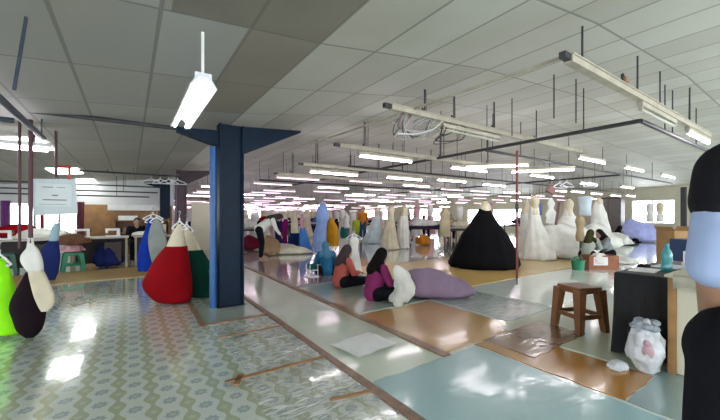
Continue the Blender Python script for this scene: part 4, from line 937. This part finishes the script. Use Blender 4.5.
x, y = F(327, 275); person('person in blue sitting on the floor behind the woman in salmon', (x, y, 0), AW+R(20), SIT, f_blueT, c_blk, fabric('scarf_pale_blue', (.10, .24, .36)), s=.92)
x, y = F(609, 263); person('woman kneeling by the wooden box in pale grey top and dark headscarf', (x, y, 0), AW+R(95), KNEEL, c_grey, c_char, h_blk, s=1.0)
x, y = F(587, 265); person('woman in olive headscarf kneeling behind the wooden box', (x, y, 0), AW-R(50), KNEEL, c_sage, c_char, h_olv, s=1.0)
x, y = F(617, 243); person('person in grey sitting on the floor left of the lilac gown', (x, y, 0), AW-R(80), SIT, c_grey, c_char, h_blk, s=1.05)
x, y = F(638, 242); person('person in black sitting on the floor in front of the lilac gown', (x, y, 0), AW+R(85), SIT, c_blk, c_char, None, s=1.1)
x, y = F(261, 259); person('person in white shirt bending over near the navy column', (x, y, 0), AW-R(75), BEND, f_white, c_blk, h_gry, s=1.0)
x, y = F(363, 241); person('standing person in orange top and jeans behind the white gowns', (x, y, 0), AW+R(160), STAND, f_orange, c_jean, f_orange, s=1.0, vox=.011)
x, y = F(356, 242); tag(MB().lathe([(.10, .35), (.17, .5), (.19, .9), (.16, 1.05)], 14).tube((0, 0, 0), (0, 0, .4), .02).tube((-.2, 0, .02), (.2, 0, .02), .015).build('vest_stand', fabric('neon', (.45, .55, .05)), loc=(x, y, 0), smooth=True), 'neon yellow vest on a stand beside the person in orange', 'vest')
x, y = F(421, 238); person('person in pink top seated behind the dark blue work table', (x, y+1, 0), AW+R(175), BENCH, f_pink, c_char, h_gry, s=1.05, vox=.011)
x, y = F(436, 238); person('person in white top seated behind the dark blue work table', (x, y+1, 0), AW+R(190), BENCH, f_white, c_char, h_blk, s=1.05, vox=.011)
x, y = F(456, 240); person('person in yellowish top behind the pale work table', (x, y+.4, 0), AW+R(170), BENCH, fabric('straw', (.5, .43, .2)), c_char, None, s=1.1, vox=.011)
person('person in black shirt seated behind the rightmost back sewing table', (.15, 11.35, 0), R(185), BENCH, c_blk, c_char, None, s=1.0)
def drape(b, V, mir):
    for sd in (-1, 1):
        S, L = mir('sh', sd), mir('el', sd); b.caps(V['neck'], S, .085, .080); b.caps(S, S+(L-S)*.32, .080, .078)
    b.caps(V['neck'], V['chest']+Vector((0, -.04, 0)), .1, .17)
xx, yy = wxy(1.183, .87)
NEAR = dict(STAND); NEAR['sh'] = (.175, 0, 1.335); NEAR['wr'] = (.13, .12, .90); NEAR['hip'] = (.15, 0, .88); NEAR['kn'] = (.19, .02, .49)
person('person standing at the right edge in light blue shirt and dark scarf, turned away', (xx, yy, 0), AW-R(8), NEAR, c_lblue, c_char, fabric('scarf_charcoal', (.018, .018, .022), sheen=.1), s=1.06, vox=.006, sleeve=.4, extra=drape, hem=.06)

# ------------------------------------------------------------------ world, camera
w = bpy.data.worlds.new('sky'); bpy.context.scene.world = w; w.use_nodes = True
bg = w.node_tree.nodes['Background']; bg.inputs[0].default_value = (.92, .96, 1.0, 1); bg.inputs[1].default_value = 6.0
cam = bpy.data.cameras.new('camera'); co = bpy.data.objects.new('camera', cam); col.objects.link(co)
cam.sensor_width = 36; cam.lens = 36*FOC/720; cam.shift_y = 5/720; cam.clip_start = .02
co.location = (0, 0, EYE); co.rotation_euler = (R(90), 0, -TH)
sc = bpy.context.scene; sc.camera = co
sc.view_settings.view_transform = 'Standard'; sc.view_settings.look = 'None'; sc.view_settings.exposure = .98
sc.cycles.max_bounces = 8; sc.cycles.diffuse_bounces = 4; sc.cycles.sample_clamp_indirect = 6; sc.cycles.transparent_max_bounces = 6
